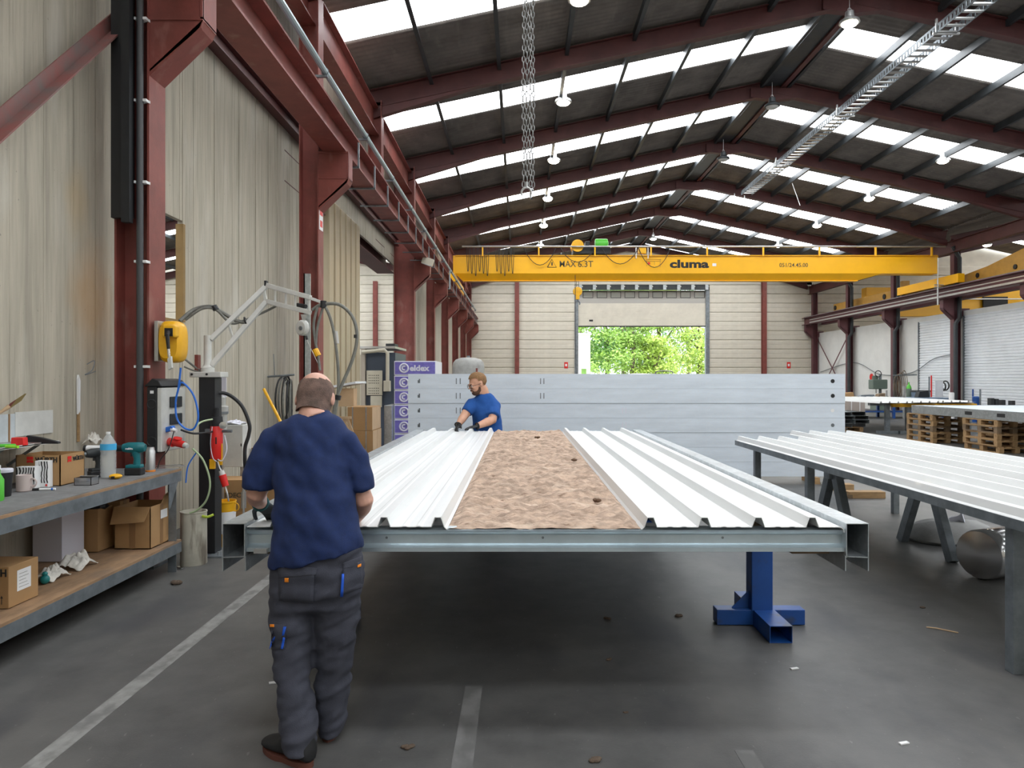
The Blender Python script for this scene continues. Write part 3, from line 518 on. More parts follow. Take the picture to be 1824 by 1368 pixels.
def trap_sheet(name, label, x0, x1, y0, y1, z, flip=False, yoff=None):
    t = sheet_profile(x0, x1, 1)
    if flip: t = [(x0+x1-x, zz) for x, zz in t][::-1]
    mb = MB().prism([(a, b+z) for a, b in t], (0, y0, 0), (0, y1, 0), (1, 0, 0), (0, 0, 1), close=False)
    o = mb.build(name, mt['white'], None, 0, solid=.0035); return tag(o, label, 'sheet', 'white ribbed roofing sheets')
trap_sheet('ribbed_sheet', 'white ribbed roofing sheet under the hands of both workers', -1.26, -.335, Y0-.005, Y1+.02, ZT+.012, flip=True)
rs = trap_sheet('ribbed_sheet', 'white ribbed roofing sheet between the brown insulation and the frame edge', .565, 1.475, Y0-.01, Y1+.02, ZT+.012)
rs2 = MB().prism([(1.475, ZT+.012), (1.488, ZT+.010), (1.498, ZT+.002), (1.502, ZT-.012)], (0, Y0-.01, 0), (0, Y1+.02, 0), (1, 0, 0), (0, 0, 1), close=False).build('edge_flange', mt['white'], rs, 0, solid=.0035)
for nm, xs in (('a', [-1.26, -.335]), ('b', [.565, 1.475])):
    pass
# mineral wool
nx, ny = 70, 330; mb = MB(); x0, x1 = -.335, .575; vs = []
for j in range(ny+1):
    for i in range(nx+1):
        x = x0+(x1-x0)*i/nx; y = Y0+.012+(Y1+.01-Y0)*j/ny
        e = min(1, min(i, nx-i)/4, j/2+.25, (ny-j)/2+.25)
        h = .5+.75*noise.fractal(V((x*5, y*8, 0)), 1, 2, 5)+.35*noise.noise(V((x*28, y*42, 3)))+.25*noise.noise(V((x*9, y*26, 8)))
        if abs(y-7.85) < .02: h -= .9
        vs.append((x, y, ZT-.012+.008+.042*max(h, -.35)*e))
mb.add(vs, [(j*(nx+1)+i, j*(nx+1)+i+1, (j+1)*(nx+1)+i+1, (j+1)*(nx+1)+i) for j in range(ny) for i in range(nx)])
mb.box(x0+.002, x1-.002, Y0+.105, Y1-.1, ZT-.055, ZT-.02)
wool = M('brown_mineral_wool', (.60, .435, .325), .95, var=.45, vs=11, stretch=(1, 2.4, 1), bump=.6, bs=70, bstretch=(.6, 2, 1), detail=8, lo=.38, hi=.62)
layer(wool, (.19, .115, .075), 26, (.7, 1.8, 1), .60, .72, 6, .8); layer(wool, (.70, .55, .43), 9, (.5, 2.2, 1), .56, .68, 7, .65)
tag(mb.build('insulation_blanket', wool, None, 80), 'fluffy brown mineral wool blanket between the two white sheets', 'insulation')
for i, (px, py, lb) in enumerate(((1022, 820, 'far'), (957, 780, 'back'), (1060, 893, 'near'))):
    c = G(px, py, ZT+.03); mb = MB()
    for k in range(7): mb.ell(c+V((random.uniform(-.02, .02), random.uniform(-.02, .02), random.uniform(0, .012))), (.014, .004, 0), (0, .012, 0), (0, .003, .009), 8, 6)
    tag(mb.build('wool_tuft', M('dark_wool_%d' % i, (.13, .075, .045), .95, bump=.5), None, 60), 'small dark wool tuft on the insulation, %s' % {'far': 'about half way along', 'back': 'close to its far end', 'near': 'nearer the front and the right sheet'}[lb], 'tuft')
# blue stands
def stand(x, y, label):
    t = thing('blue_stand', label, 'stand', (x, y, 0), 'blue steel stands under the frame')
    MB().box(x-.075, x+.065, y-.06, y+.06, .1, .705).build('post', mt['blue'], t, 0, .006)
    MB().box(x-.09, x+.08, y-.08, y+.08, .705, .718).box(x-.12, x+.12, y-.04, y+.04, .718, .737).build('head_plate', mt['blue'], t, 0)
    MB().box(x-.30, x+.28, y-.05, y+.05, .005, .105).build('foot_beam', mt['blue'], t, 0, .004)
    def hollow(ya, yb):
        return MB().prism([(-.06, .004), (.075, .004), (.075, .104), (-.06, .104)], (x, ya, 0), (x, yb, 0), (1, 0, 0), (0, 0, 1), caps=False).build('foot_beam', mt['blue'], t, 0, solid=.006)
    hollow(y-.36, y-.05); hollow(y+.05, y+.36)
    MB().prism([(0, 0), (.12, 0), (0, .12)], (x-.075, y-.004, .1), (x-.075, y+.004, .1), (-1, 0, 0), (0, 0, 1)).build('gusset', mt['blue'], t, 0)
stand(1.6, 4.72, 'blue steel stand with cross foot under the right frame edge'); stand(-1.35, 4.75, 'blue steel stand half hidden behind the near worker'); stand(1.5, 8.4, 'blue steel stand under the far right of the frame'); stand(-1.25, 8.4, 'blue steel stand under the far left of the frame')
# ---------------------------------------------------------------- right table of two white sheets
z2 = .875
t2 = thing('trestle_table', 'grey steel trestle table under the two white sheets on the right', 'table', (3.6, 6, 0))
MB().prism([(0, 0), (0, -.055), (.06, -.055)], (2.68, 2.2, z2-.01), (2.68, 8.82, z2-.01), (1, 0, 0), (0, 0, 1), close=False).build('edge_angle', mt['zincdark'], t2, 0, solid=.006)
for x, y in ((2.745, 3.93), (2.76, 6.75), (2.78, 8.3), (4.6, 3.93), (4.55, 8.6)): 
    MB().box(x-.035, x+.035, y-.035, y+.035, 0, z2-.07).box(x-.06, x+.06, y-.06, y+.06, z2-.07, z2-.055).build('leg', mt['zincdark'], t2, 0, .003)
for y in (3.93, 6.75, 8.45): MB().box(2.7, 4.62, y-.03, y+.03, z2-.055, z2-.014).build('cross_bar', mt['zincdark'], t2, 0)
tr = thing('trestle', 'grey A-frame trestle standing under the right white sheets', 'trestle', (3.4, 6.7, 0))
MB().box(2.9, 3.92, 6.65, 6.77, z2-.19, z2-.10).build('top_beam', mt['zincdark'], tr, 0, .005)
for x in (2.97, 3.84):
    for s in (-1, 1): MB().bar((x, 6.71+s*.06, z2-.14), (x, 6.71+s*.42, .0), .10, .07, (1, 0, 0)).build('leg', mt['zincdark'], tr, 0, .004)
def right_sheet(x0, x1, y0, y1, z, label):
    return trap_sheet('ribbed_sheet', label, x0, x1, y0, y1, z)
right_sheet(2.69, 3.62, 2.2, 8.8, z2, 'white ribbed sheet on the trestle table, the one along its grey edge'); right_sheet(3.65, 4.65, 2.4, 9.6, z2+.012, 'white ribbed sheet on the trestle table, the one nearer the pallets')
# ---------------------------------------------------------------- wall of stacked galvanised beams
YW = 11.1; wx0, wx1 = P(727, 0, YW).x, P(1505, 0, YW).x; bh = 1.585/7-.0
bn = ['topmost', 'second from the top', 'third from the top', 'fourth from the top', 'fifth from the top', 'sixth from the top', 'lowest']
for k in range(7):
    zt = 1.706-k*(1.706-.10)/7; zb = zt-(1.706-.10)/7+.006; d = random.uniform(-.006, .006)
    t = thing('galvanised_beam', 'long galvanised steel beam standing on edge, %s of the stacked wall' % bn[k], 'steel beam', ((wx0+wx1)/2, YW, zb), 'stacked galvanised beams')
    MB().prism([(.18, zb), (0, zb), (0, zt), (.18, zt), (.18, zt-.02)], (wx0, YW+d, 0), (wx1, YW+d, 0), (0, 1, 0), (0, 0, 1), close=False).build('channel', mt['zincwall'], t, 0, solid=.005)
    MB().cyl((P(1483, 0, YW).x, YW+d-.004, (zb+zt)/2), (P(1483, 0, YW).x, YW+d+.004, (zb+zt)/2), .032 if k < 2 else .028, n=16).build('bolt_hole', mt['black'] if k in (0, 1) else (mt['paper'] if k == 2 else mt['zincdark']), t)  # holes are flat discs; the third beam's white one paints light showing through
    for px in (744, 746): MB().box(P(px, 0, YW).x, P(px, 0, YW).x+.02, YW+d-.004, YW+d, (zb+zt)/2-.03, (zb+zt)/2+.015+.01*(px-744)).build('punched_mark', mt['zincdark'], t, 0)
    for px in ((812, 819) if k < 4 else ())+(((962, 968) if k < 2 else (1108, 1114))): MB().box(P(px, 0, YW).x, P(px, 0, YW).x+.014, YW+d-.004, YW+d, (zb+zt)/2-.045, (zb+zt)/2+.045).build('slot', mt['zincdark'] if k < 2 or px < 900 else mt['film'], t, 0)
for x in (-1.2, 1.7, 4.6): tag(bx('timber_bearer', mt['wood'], None, x-.05, x+.05, YW-.12, YW+.35, 0, .10), 'square timber bearer under the stacked galvanised beams, %s' % {-1.2: 'left one', 1.7: 'middle one', 4.6: 'right one with a pale end'}[x], 'timber')
# ---------------------------------------------------------------- workbench with lower shelf
BX, BY0, BY1, BZ, LZ = -2.88, 1.7, 6.05, .866, .264
wb = thing('workbench', 'grey steel workbench with a scuffed top and a wooden lower shelf along the wall', 'workbench', (-3.28, 4, 0))
for nm, z, m in (('top_board', BZ, 'ply'), ('shelf_board', LZ, 'ply')):
    bx(nm, mt[m], wb, XL+.02, BX+.002, BY0, BY1, z-.04, z-.004)
    MB().prism([(0, 0), (0, -.085), (-.05, -.085)], (BX, BY0, z-.022), (BX, BY1, z-.022), (1, 0, 0), (0, 0, 1), close=False).build('front_angle', mt['zincdark'], wb, 0, solid=.006)
    bx('end_angle', mt['zincdark'], wb, XL+.02, BX, BY1, BY1+.006, z-.10, z-.022)
bx('bench_mat', mt['mat'], wb, XL+.02, BX-.01, BY0, BY1-.02, BZ-.004, BZ)
for y in (BY1-.06, BY0+.05):
    for x in (BX-.04, XL+.06): MB().prism([(0, 0), (.07, 0), (.07, .006), (.006, .006), (.006, .07), (0, .07)], (x-.035, y-.02, 0), (x-.035, y-.02, BZ-.04), (1, 0, 0), (0, 1, 0)).build('leg', mt['zincdark'], wb, 0)
MB().prism([(0, 0), (.16, 0), (.03, -.2), (0, -.22)], (BX-.004, BY1-.2, BZ-.1), (BX-.01, BY1-.2, BZ-.1), (0, 1, 0), (0, 0, 1)).build('corner_gusset', mt['zincdark'], wb, 0)
# ---------------------------------------------------------------- cartons
def carton(name, label, x0, x1, y0, y1, z0, z1, mat='card', tape=None, opened=False, group=None):
    t = thing(name, label, 'box', ((x0+x1)/2, (y0+y1)/2, z0), group)
    if opened:
        w = .006
        MB().box(x0, x1, y0, y1, z0, z0+w).box(x0, x1, y0, y0+w, z0, z1).box(x0, x1, y1-w, y1, z0, z1).box(x0, x0+w, y0, y1, z0, z1).box(x1-w, x1, y0, y1, z0, z1).build('carton_body', mt[mat], t, 0)
    else: bx('carton_body', mt[mat], t, x0, x1, y0, y1, z0, z1, .004)
    if tape:
        bx('tape', mt['tape'], t, x1, x1+.0012, (y0+y1)/2-.025, (y0+y1)/2+.025, z0+.002, z1)
        if tape == 2: bx('tape', mt['tape'], t, (x0+x1)/2-.025, (x0+x1)/2+.025, y0-.0012, y0, z0+.002, z1)
    return t
def logo(t, o, xd, yd, h, name='red_logo'):
    o, xd, yd = V(o), V(xd), V(yd); n = xd.cross(yd)*.0012; mb = MB()
    for a, b in ((0, .42), (.52, 1)): mb.prism([(0, a*h), (h*.5, (a+.12 if a == 0 else a)*h), (h, a*h), (h, b*h), (0, b*h)], o, o+n, xd, yd)
    mb.build(name, mt['red_p'], t, 0)
b1 = carton('carton', 'open brown carton with red and black lettering on the workbench', -3.56, -3.245, 5.02, 5.3, BZ, 1.085, opened=True)
text('WÜRTH', .05, (-3.42, 5.018, 1.035), (1, 0, 0), (0, 0, 1), mt['textblack'], b1, .0012, width=.155); logo(b1, (-3.48, 5.018, 1.03), (1, 0, 0), (0, 0, 1), .045)
text('WÜRTH', .042, (-3.2435, 5.16, 1.03), (0, 1, 0), (0, 0, 1), mt['textblack'], b1, .0012, width=.125); logo(b1, (-3.2435, 5.10, 1.025), (0, 1, 0), (0, 0, 1), .042)
MB().add([(-3.25, 5.03, 1.085), (-3.25, 5.29, 1.085), (-3.40, 5.28, 1.03), (-3.40, 5.04, 1.03)], [(0, 1, 2, 3)]).build('flap', mt['card'], b1, 0)
b2 = carton('carton', 'brown carton with a white label and arrows at the near end of the lower shelf', -3.42, -3.02, 4.2, 4.46, LZ, .51)
text('WÜRTH', .06, (-3.235, 4.198, .455), (1, 0, 0), (0, 0, 1), mt['textblack'], b2, .0015, width=.205)
for x in (-3.085, -3.06): MB().tube([(x, 4.198, .29), (x, 4.198, .33)], .002, 4).add([(x-.008, 4.198, .325), (x+.008, 4.198, .325), (x, 4.198, .342)], [(0, 1, 2)]).build('arrow_print', mt['textblack'], b2, 0)
bx('label', mt['paper'], b2, -3.02, -3.0185, 4.27, 4.39, .345, .47)
for k in range(5): bx('label_line', mt['textgrey'], b2, -3.0185, -3.018, 4.285, 4.37-.012*(k % 3), .365+.02*k, .367+.02*k)
b3 = carton('carton', 'white grey block shaped carton on the lower shelf', -3.62, -3.40, 5.28, 5.55, LZ, .645, 'film')
b4 = carton('carton', 'brown carton with black plastic on top beside the white carton', -3.55, -3.31, 5.58, 5.78, LZ, .60, tape=0)
MB().ell((-3.43, 5.68, .60), (.14, 0, 0), (0, .11, 0), (0, .01, .035), 12, 6).ell((-3.38, 5.66, .605), (.08, 0, 0), (0, .07, .01), (.01, 0, .04), 10, 6).build('plastic_sheet', mt['black'], b4)
b5 = carton('carton', 'narrow dented brown carton between two others on the lower shelf', -3.46, -3.26, 5.80, 5.94, LZ, .625, tape=1)
b6 = carton('carton', 'torn open brown carton at the right end of the lower shelf', -3.24, -2.95, 5.68, 6.03, LZ, .60, tape=2, opened=True)
MB().add([(-3.24, 5.679, .60), (-2.95, 5.679, .60), (-2.97, 5.62, .49), (-3.24, 5.62, .47)], [(0, 1, 2, 3)]).build('flap', mt['card'], b6, 0, solid=.004)
MB().add([(-2.95, 5.70, .60), (-2.95, 5.85, .60), (-2.95, 5.9, .66), (-2.95, 6.03, .69), (-2.95, 6.03, .60)], [(0, 1, 2, 3, 4)]).build('torn_flap', mt['card'], b6, 0, solid=.004)
bx('label', mt['paper'], b6, -2.95, -2.9485, 5.84, 5.95, .475, .545)
# ---------------------------------------------------------------- rags
def rag(name, label, c, rx, ry, h, mat, seed):
    mb = MB(); n = 26; vs = []; random.seed(seed)
    for j in range(n+1):
        for i in range(n+1):
            u, v = i/n*2-1, j/n*2-1; a = math.atan2(v, u); r = math.hypot(u, v); k = 1+.35*noise.noise(V((math.cos(a)*1.3, math.sin(a)*1.3, seed)))
            z = max(0, (1-r*r*.6))*h*(.5+.75*abs(noise.fractal(V((u*1.6, v*1.6, seed)), 1, 2, 2)))
            vs.append((c[0]+u*rx*k, c[1]+v*ry*k, c[2]+.003+z))
    mb.add(vs, [(j*(n+1)+i, j*(n+1)+i+1, (j+1)*(n+1)+i+1, (j+1)*(n+1)+i) for j in range(n) for i in range(n)])
    return tag(mb.build(name, mat, None, 70, solid=.003), label, 'rag')
cloth = M('off_white_cloth', (.78, .75, .68), .9, var=.25, vs=14, bump=.2, bs=60)
r1 = rag('rag', 'crumpled cream rag beside the labelled carton on the lower shelf', G(92, 1030, LZ)-V((0, 0, 0)), .075, .10, .11, cloth, 3)
r2 = rag('rag', 'crumpled white rag with black patches in the middle of the lower shelf', G(135, 1010, LZ), .10, .12, .13, cloth, 8)
tag(MB().ell(G(80, 1040, LZ)+V((0, 0, .03)), (.03, 0, 0), (0, .03, 0), (0, 0, .03), 12, 8).lathe([(.014, 0), (.018, .02), (.01, .03)], G(80, 1040, LZ)+V((0, 0, .05)), n=10).build('cap', M('teal_plastic', (.01, .2, .2), .4), None), 'small teal cap lying on the cream rag', 'cap')
# ---------------------------------------------------------------- bench clutter
def bt(px, py): return G(px, py, BZ)
teal = mt['teal'] = M('teal_tool_plastic', (.004, .14, .16), .4); dark = mt['dark'] = M('charcoal_tool_plastic', (.03, .034, .036), .55)
c = bt(43, 875); mg = thing('mug', 'pale pink grey mug on the workbench', 'mug', c); mug = M('pink_grey_glaze', (.55, .46, .43), .3)
MB().lathe([(.04, 0), (.046, .006), (.047, .11), (.044, .112), (.042, .108), (.041, .012), (.001, .01)], c, n=24).build('cup', mug, mg)
MB().torus(c+V((.055, 0, .058)), (0, 1, 0), .028, .006, 16, 6).build('handle', mug, mg)
zeb = bpy.data.materials.new('zebra_print'); zeb.use_nodes = True; nt = zeb.node_tree; wv = nt.nodes.new('ShaderNodeTexWave'); wv.inputs['Scale'].default_value = 16; wv.inputs['Distortion'].default_value = 7; wv.inputs['Detail Scale'].default_value = .7
tcx = nt.nodes.new('ShaderNodeTexCoord'); nt.links.new(tcx.outputs['Object'], wv.inputs[0]); rp = nt.nodes.new('ShaderNodeValToRGB'); rp.color_ramp.interpolation = 'CONSTANT'; rp.color_ramp.elements[0].color = (.02, .02, .02, 1); rp.color_ramp.elements[1].color = (.78, .78, .77, 1); rp.color_ramp.elements[1].position = .42
nt.links.new(wv.outputs[0], rp.inputs[0]); nt.links.new(rp.outputs[0], nt.nodes['Principled BSDF'].inputs[0])
for (px, py, w, d, h, lb) in ((74, 868, .095, .05, .185, 'white box with black zebra stripes standing by the open carton'), (38, 872, .13, .06, .15, 'white box with black zebra stripes standing behind the mug')):
    c = bt(px, py)+V((0, .04 if w > .1 else 0, 0)); t = thing('striped_box', lb, 'box', c); bx('box_body', mt['paper'], t, c.x-w/2, c.x+w/2, c.y, c.y+d, BZ, BZ+h, .003)
    bx('zebra_print', zeb, t, c.x-w/2+(.03 if w < .1 else .0), c.x+w/2-.002, c.y-.001, c.y, BZ+.03, BZ+h-.004)
    bx('red_mark', mt['red_p'], t, c.x+w/2-.02, c.x+w/2-.008, c.y-.0015, c.y, BZ+.008, BZ+.022)
c = bt(56, 858)+V((-.03, .1, 0)); tag(MB().box(c.x-.02, c.x+.02, c.y, c.y+.02, BZ, BZ+.20).build('folder', mt['red_p'], None, 0, .002), 'red folder edge standing between the carton and the striped box', 'folder')
c = bt(9, 884); t = thing('travel_cup', 'black cup with a clear rim at the left picture edge', 'cup', c); MB().lathe([(.03, 0), (.034, .004), (.043, .15), (.043, .16), (.001, .162)], c, n=20).build('cup_body', mt['black'], t); MB().lathe([(.044, .155), (.046, .16), (.046, .175), (.04, .18), (.001, .18)], c, n=20).build('lid', mt['film'], t)
c = bt(-4, 892); t = thing('bottle', 'green bottle cut by the left picture edge on the workbench', 'bottle', c); MB().lathe([(.03, 0), (.034, .01), (.034, .13), (.014, .17), (.014, .2), (.001, .2)], c, n=18).build('bottle_body', mt['green_p'], t); MB().lathe([(.016, .195), (.016, .22), (.001, .22)], c, n=14).build('cap', mt['paper'], t)
a, b = bt(58, 874)+V((0, 0, .008)), bt(99, 873)+V((0, 0, .008)); t = thing('marker_pen', 'white marker pen with a black cap lying in front of the striped box', 'pen', a); MB().cyl(a+(b-a)*.28, b, .008, n=12).build('barrel', mt['paper'], t); MB().cyl(a, a+(b-a)*.3, .0085, n=12).build('cap', mt['black'], t); MB().cyl(a+(b-a)*.82, a+(b-a)*.9, .0084, n=12).build('blue_band', mt['blue_p'], t)
c = bt(147, 865); t = thing('tin_box', 'small open silver tin on the workbench', 'tin', c); MB().box(c.x-.06, c.x+.06, c.y, c.y+.004, BZ, BZ+.055).box(c.x-.06, c.x+.06, c.y+.09, c.y+.094, BZ, BZ+.055).box(c.x-.06, c.x-.056, c.y, c.y+.094, BZ, BZ+.055).box(c.x+.056, c.x+.06, c.y, c.y+.094, BZ, BZ+.055).box(c.x-.06, c.x+.06, c.y, c.y+.09, BZ, BZ+.004).build('tin_body', mt['chrome'], t, 0); bx('bent_lid', mt['alu'], t, c.x-.062, c.x+.062, c.y+.07, c.y+.095, BZ+.055, BZ+.06)
def driver(name, label, c, s, body, aim):        # pistol-grip tool on its battery
    t = thing(name, label, 'power tool', c); u = V(aim).normalized(); r = V((0, 0, 1)).cross(u)
    MB().obox(c+V((0, 0, .026*s)), u*.055*s, r*.036*s, V((0, 0, .026*s))).build('battery', mt['black'], t, 0, .008)
    MB().obox(c+V((0, 0, .06*s)), u*.05*s, r*.033*s, V((0, 0, .012*s))).build('grip_base', body, t, 0, .008)
    MB().tube([c+V((0, 0, .06*s))-u*.012*s, c+V((0, 0, .11*s))-u*.016*s, c+V((0, 0, .165*s))-u*.006*s], [.024*s, .021*s, .028*s], 12).build('grip', body, t)
    MB().tube([c+V((0, 0, .185*s))-u*.07*s, c+V((0, 0, .188*s))-u*.05*s, c+V((0, 0, .188*s))+u*.04*s, c+V((0, 0, .186*s))+u*.075*s], [.024*s, .036*s, .037*s, .028*s], 14).build('motor_housing', body, t)
    MB().obox(c+V((0, 0, .145*s))+u*.018*s, u*.006*s, r*.01*s, V((0, 0, .016*s))).build('trigger', mt['rubber'], t, 0)
    return t, u, r
t, u, r = driver('cordless_driver', 'dark cordless driver standing between the tin and the bottle', bt(172, 850), 1.0, dark, (-.6, -.8, 0)); c = bt(172, 850)
MB().cyl(c+V((0, 0, .186))+u*.075, c+V((0, 0, .186))+u*.11, .014, .008, 10).build('chuck', mt['zincdark'], t)
t, u, r = driver('caulking_gun', 'teal cordless caulking gun pointing left on the workbench', bt(240, 846), 1.15, teal, (-1, -.08, 0)); c = bt(240, 846)
MB().cyl(c+V((0, 0, .212))+u*.085, c+V((0, 0, .212))+u*.20, .026, n=14).build('gun_collar', mt['black'], t); MB().cyl(c+V((0, 0, .212))+u*.20, c+V((0, 0, .212))+u*.36, .024, n=14).build('cartridge', mt['paper'], t); MB().cyl(c+V((0, 0, .212))+u*.36, c+V((0, 0, .212))+u*.38, .027, n=14).build('end_cap', mt['black'], t)
text('makita', .022, c+V((-.05, -.045, .205)), (1, 0, 0), (0, 0, 1), mt['paper'], t, .0006)
c = bt(193, 851); t = thing('water_bottle', 'clear ribbed water bottle with a blue label', 'bottle', c); gl = M('clear_bottle_plastic', (.80, .84, .84), .12, alpha=.32)
prof = [(.04, 0), (.052, .006)]+[(.053+(.003 if k % 2 else 0), .015+.014*k) for k in range(13)]+[(.055, .21), (.055, .262), (.05, .275), (.03, .31), (.014, .335), (.014, .345)]
MB().lathe(prof, c, n=24).build('bottle_body', gl, t); MB().lathe([(.0562, .215), (.0562, .262)], c, n=24, caps=False).build('label', M('sky_blue_label', (.06, .42, .75), .5), t); MB().lathe([(.016, .335), (.016, .352), (.001, .353)], c, n=16).build('cap', mt['paper'], t)
c = bt(268, 840); t = thing('spray_can', 'pale grey spray can with an orange base ring', 'spray can', c); MB().lathe([(.036, .012), (.036, .165), (.031, .175), (.03, .19), (.028, .2), (.001, .2)], c, n=20).build('can_body', mt['alu'], t); MB().lathe([(.037, 0), (.038, .003), (.038, .014), (.036, .015)], c, n=20).build('base_ring', M('orange_ring', (.8, .25, .03), .5), t)
c = bt(206, 853); t = thing('tape_measure', 'yellow tape measure lying on the workbench', 'tape measure', c); MB().ell(c+V((0, 0, .02)), (.046, .01, 0), (-.008, .035, 0), (0, 0, .02), 16, 8).build('case', mt['yellow'], t); MB().box(c.x-.012, c.x+.012, c.y-.041, c.y-.03, BZ+.008, BZ+.024).build('grip', mt['black'], t, 0, .002)
c = bt(255, 838); t = thing('tube', 'red and white sealant tube standing behind the caulking gun', 'tube', c+V((0, .06, 0))); MB().lathe([(.014, 0), (.014, .1), (.004, .12)], c+V((0.0, .06, 0)), n=12).build('tube_body', mt['paper'], t); MB().lathe([(.0145, .05), (.0145, .1)], c+V((0, .06, 0)), n=12, caps=False).build('red_band', mt['red_p'], t)
t = tag(MB().tube([bt(278, 834)+V((0, 0, .006)), bt(330, 831)+V((0, 0, .006)), bt(322, 829)+V((0, 0, .006)), bt(276, 831)+V((0, 0, .006))], .004, 6).build('bent_rod', mt['alu'], None), 'thin bent steel rod at the right end of the workbench', 'rod')
# ---------------------------------------------------------------- wall shelf tray and hung tools
sh = thing('wall_tray', 'pale sheet metal tray screwed to the concrete wall above the workbench', 'shelf', (XL, 4.9, 1.16))
bx('back_plate', M('pale_blue_plate', (.52, .56, .57), .5, var=.15, vs=9), sh, XL+.002, XL+.008, 4.3, 5.2, 1.17, 1.37); bx('back_plate', mt['whitegrey'], sh, XL+.004, XL+.01, 5.2, 5.62, 1.2, 1.38)
bx('tray', mt['zinc'], sh, XL+.004, -3.4, 4.3, 5.25, 1.16, 1.166); bx('tray_lip', mt['whitegrey'], sh, -3.405, -3.4, 4.3, 5.25, 1.155, 1.172)
for y in (4.75, 5.1): MB().bar((XL+.02, y, 1.0), (-3.45, y, 1.155), .02, .005, (0, 1, 0)).build('tray_strut', mt['zincdark'], sh, 0)
for y in (4.9, 5.13): MB().box(XL+.008, XL+.012, y, y+.015, 1.17, 1.37).build('tape_strip', mt['tape'], sh, 0)
def on_tray(px, y): return V(((px-CX)*y/F, y, 1.167))
c = on_tray(30, 4.86); tag(MB().prism([(-.045, 0), (.045, 0), (.04, .055), (-.04, .055)], c+V((0, 0, 0)), c+V((0, .05, 0)), (1, 0, 0), (0, 0, 1)).build('cutter', mt['red_p'], None, 0, .004), 'red block tool standing on the wall tray', 'tool')
c = on_tray(10, 4.72); t = tag(MB().cyl(c+V((-.05, 0, .012)), c+V((.05, .02, .012)), .012, n=10).build('marker_pen', mt['green_p'], None), 'green marker lying on the wall tray', 'pen')
c = on_tray(24, 4.68); t = tag(MB().cyl(c+V((-.05, 0, .011)), c+V((.045, -.02, .011)), .0095, n=10).build('marker_pen', M('lime_plastic', (.3, .75, .03), .4), None), 'lime green marker lying in front of the red block on the tray', 'pen')
c = on_tray(50, 5.0); t = thing('stapler', 'long black hand tool lying along the wall tray', 'tool', c); MB().prism([(0, .02), (.03, .06), (.12, .045), (.25, .012), (.25, .0), (0, 0)], c+V((-.04, 0, 0)), c+V((-.04, .035, 0)), (1, .0, 0), (0, 0, 1)).build('tool_body', mt['black'], t, 0, .004); MB().box(c.x-.05, c.x+.10, c.y-.02, c.y-.008, c.z, c.z+.012).build('blade', mt['alu'], t, 0)
# brush and strip on the wall
br_ = thing('paint_brush', 'flat paint brush with a wooden handle hung on the wall', 'brush', P(20, 725, 5.02)); d0, d1 = P(0, 735, 5.0), P(42, 707, 5.1); dd = (d1-d0)
MB().tube([d0-dd*.1, d0+dd*.15, d0+dd*.4], [.008, .012, .016], 10).build('handle', mt['cardlight'], br_); MB().obox(d0+dd*.48, dd*.12, V((.0, .012, 0)), V((.018, 0, .025))).build('ferrule', mt['red'], br_, 0); MB().obox(d0+dd*.78, dd*.2, V((0, .009, 0)), V((.018, 0, .026))).build('bristles', M('bristle', (.33, .25, .1), .9), br_, 0)
ss = thing('hung_scraper', 'narrow white scraper with a wooden edge hung on the wall', 'scraper', P(137, 700, 5.9)); MB().prism([(-.012, 0), (.014, .03), (.018, .28), (-.005, .33), (-.014, .3)], (XL+.005, P(137, 0, 5.94).y, 1.33), (XL+.02, 5.94, 1.33), (0, 1, 0), (0, 0, 1)).build('blade', mt['paper'], ss, 0); MB().box(XL+.005, XL+.02, 5.93, 5.95, 1.1, 1.34).build('edge_strip', mt['wood'], ss, 0)
tag(MB().tube(spline([(XL+.01, 6.06, 1.75), (XL+.05, 6.1, 1.78), (XL+.06, 6.05, 1.70), (XL+.02, 6.02, 1.66), (XL+.05, 6.12, 1.69)]), .004, 5).build('wire_hook', mt['zincdark'], None), 'bent wire hook on the concrete wall above the scraper', 'hook')
rag('rag', 'small white crumpled rag hung against the wall behind the bottle', (-3.6, 6.0, 1.08), .06, .06, .12, cloth, 5)
bpy.data.objects['rag.002'].location.z += 0
# ---------------------------------------------------------------- jib post with the lifting arm
jx, jy = -2.88, 6.62
jb = thing('jib_lift', 'white lifting jib arm on a square black floor post', 'jib', (jx, jy, 0))
bx('post', mt['black'], jb, jx-.075, jx+.075, jy-.075, jy+.075, .015, 1.64, .004); bx('base_plate', mt['zincdark'], jb, jx-.18, jx+.18, jy-.18, jy+.18, 0, .015)
for sx in (-1, 1):
    MB().cyl((jx+sx*.14, jy-.14, .015), (jx+sx*.14, jy-.14, .05), .014, n=8).build('anchor_bolt', mt['zinc'], jb)
lp = V((jx+.02, jy, 0)); bx('pivot_block', mt['whitegrey'], jb, P(345, 0, jy).x, P(400, 0, jy).x, jy-.09, jy+.09, 1.64, 1.69, .006)
for px in (350, 376): MB().cyl((P(px, 0, jy).x, jy-.1, 1.668), (P(px, 0, jy).x, jy-.09, 1.668), .01, n=8).build('bolt', mt['black'], jb)
MB().lathe([(.06, 1.69), (.06, 1.73), (.045, 1.74), (.034, 1.76), (.034, 2.03), (.001, 2.035)], (P(370, 0, jy).x, jy, 0), n=20).build('pivot_tube', mt['whitegrey'], jb)
bx('stop_bracket', mt['red'], jb, P(349, 0, jy).x, P(355, 0, jy).x, jy-.03, jy+.03, 1.69, 1.85)
def q(px, py, dy=0): return P(px, py, jy+dy)
def barp(name, a, b, w=.044): return MB().bar(a, b, w, w, (0, 1, 0)).build(name, mt['whitegrey'], jb, 0, .004)
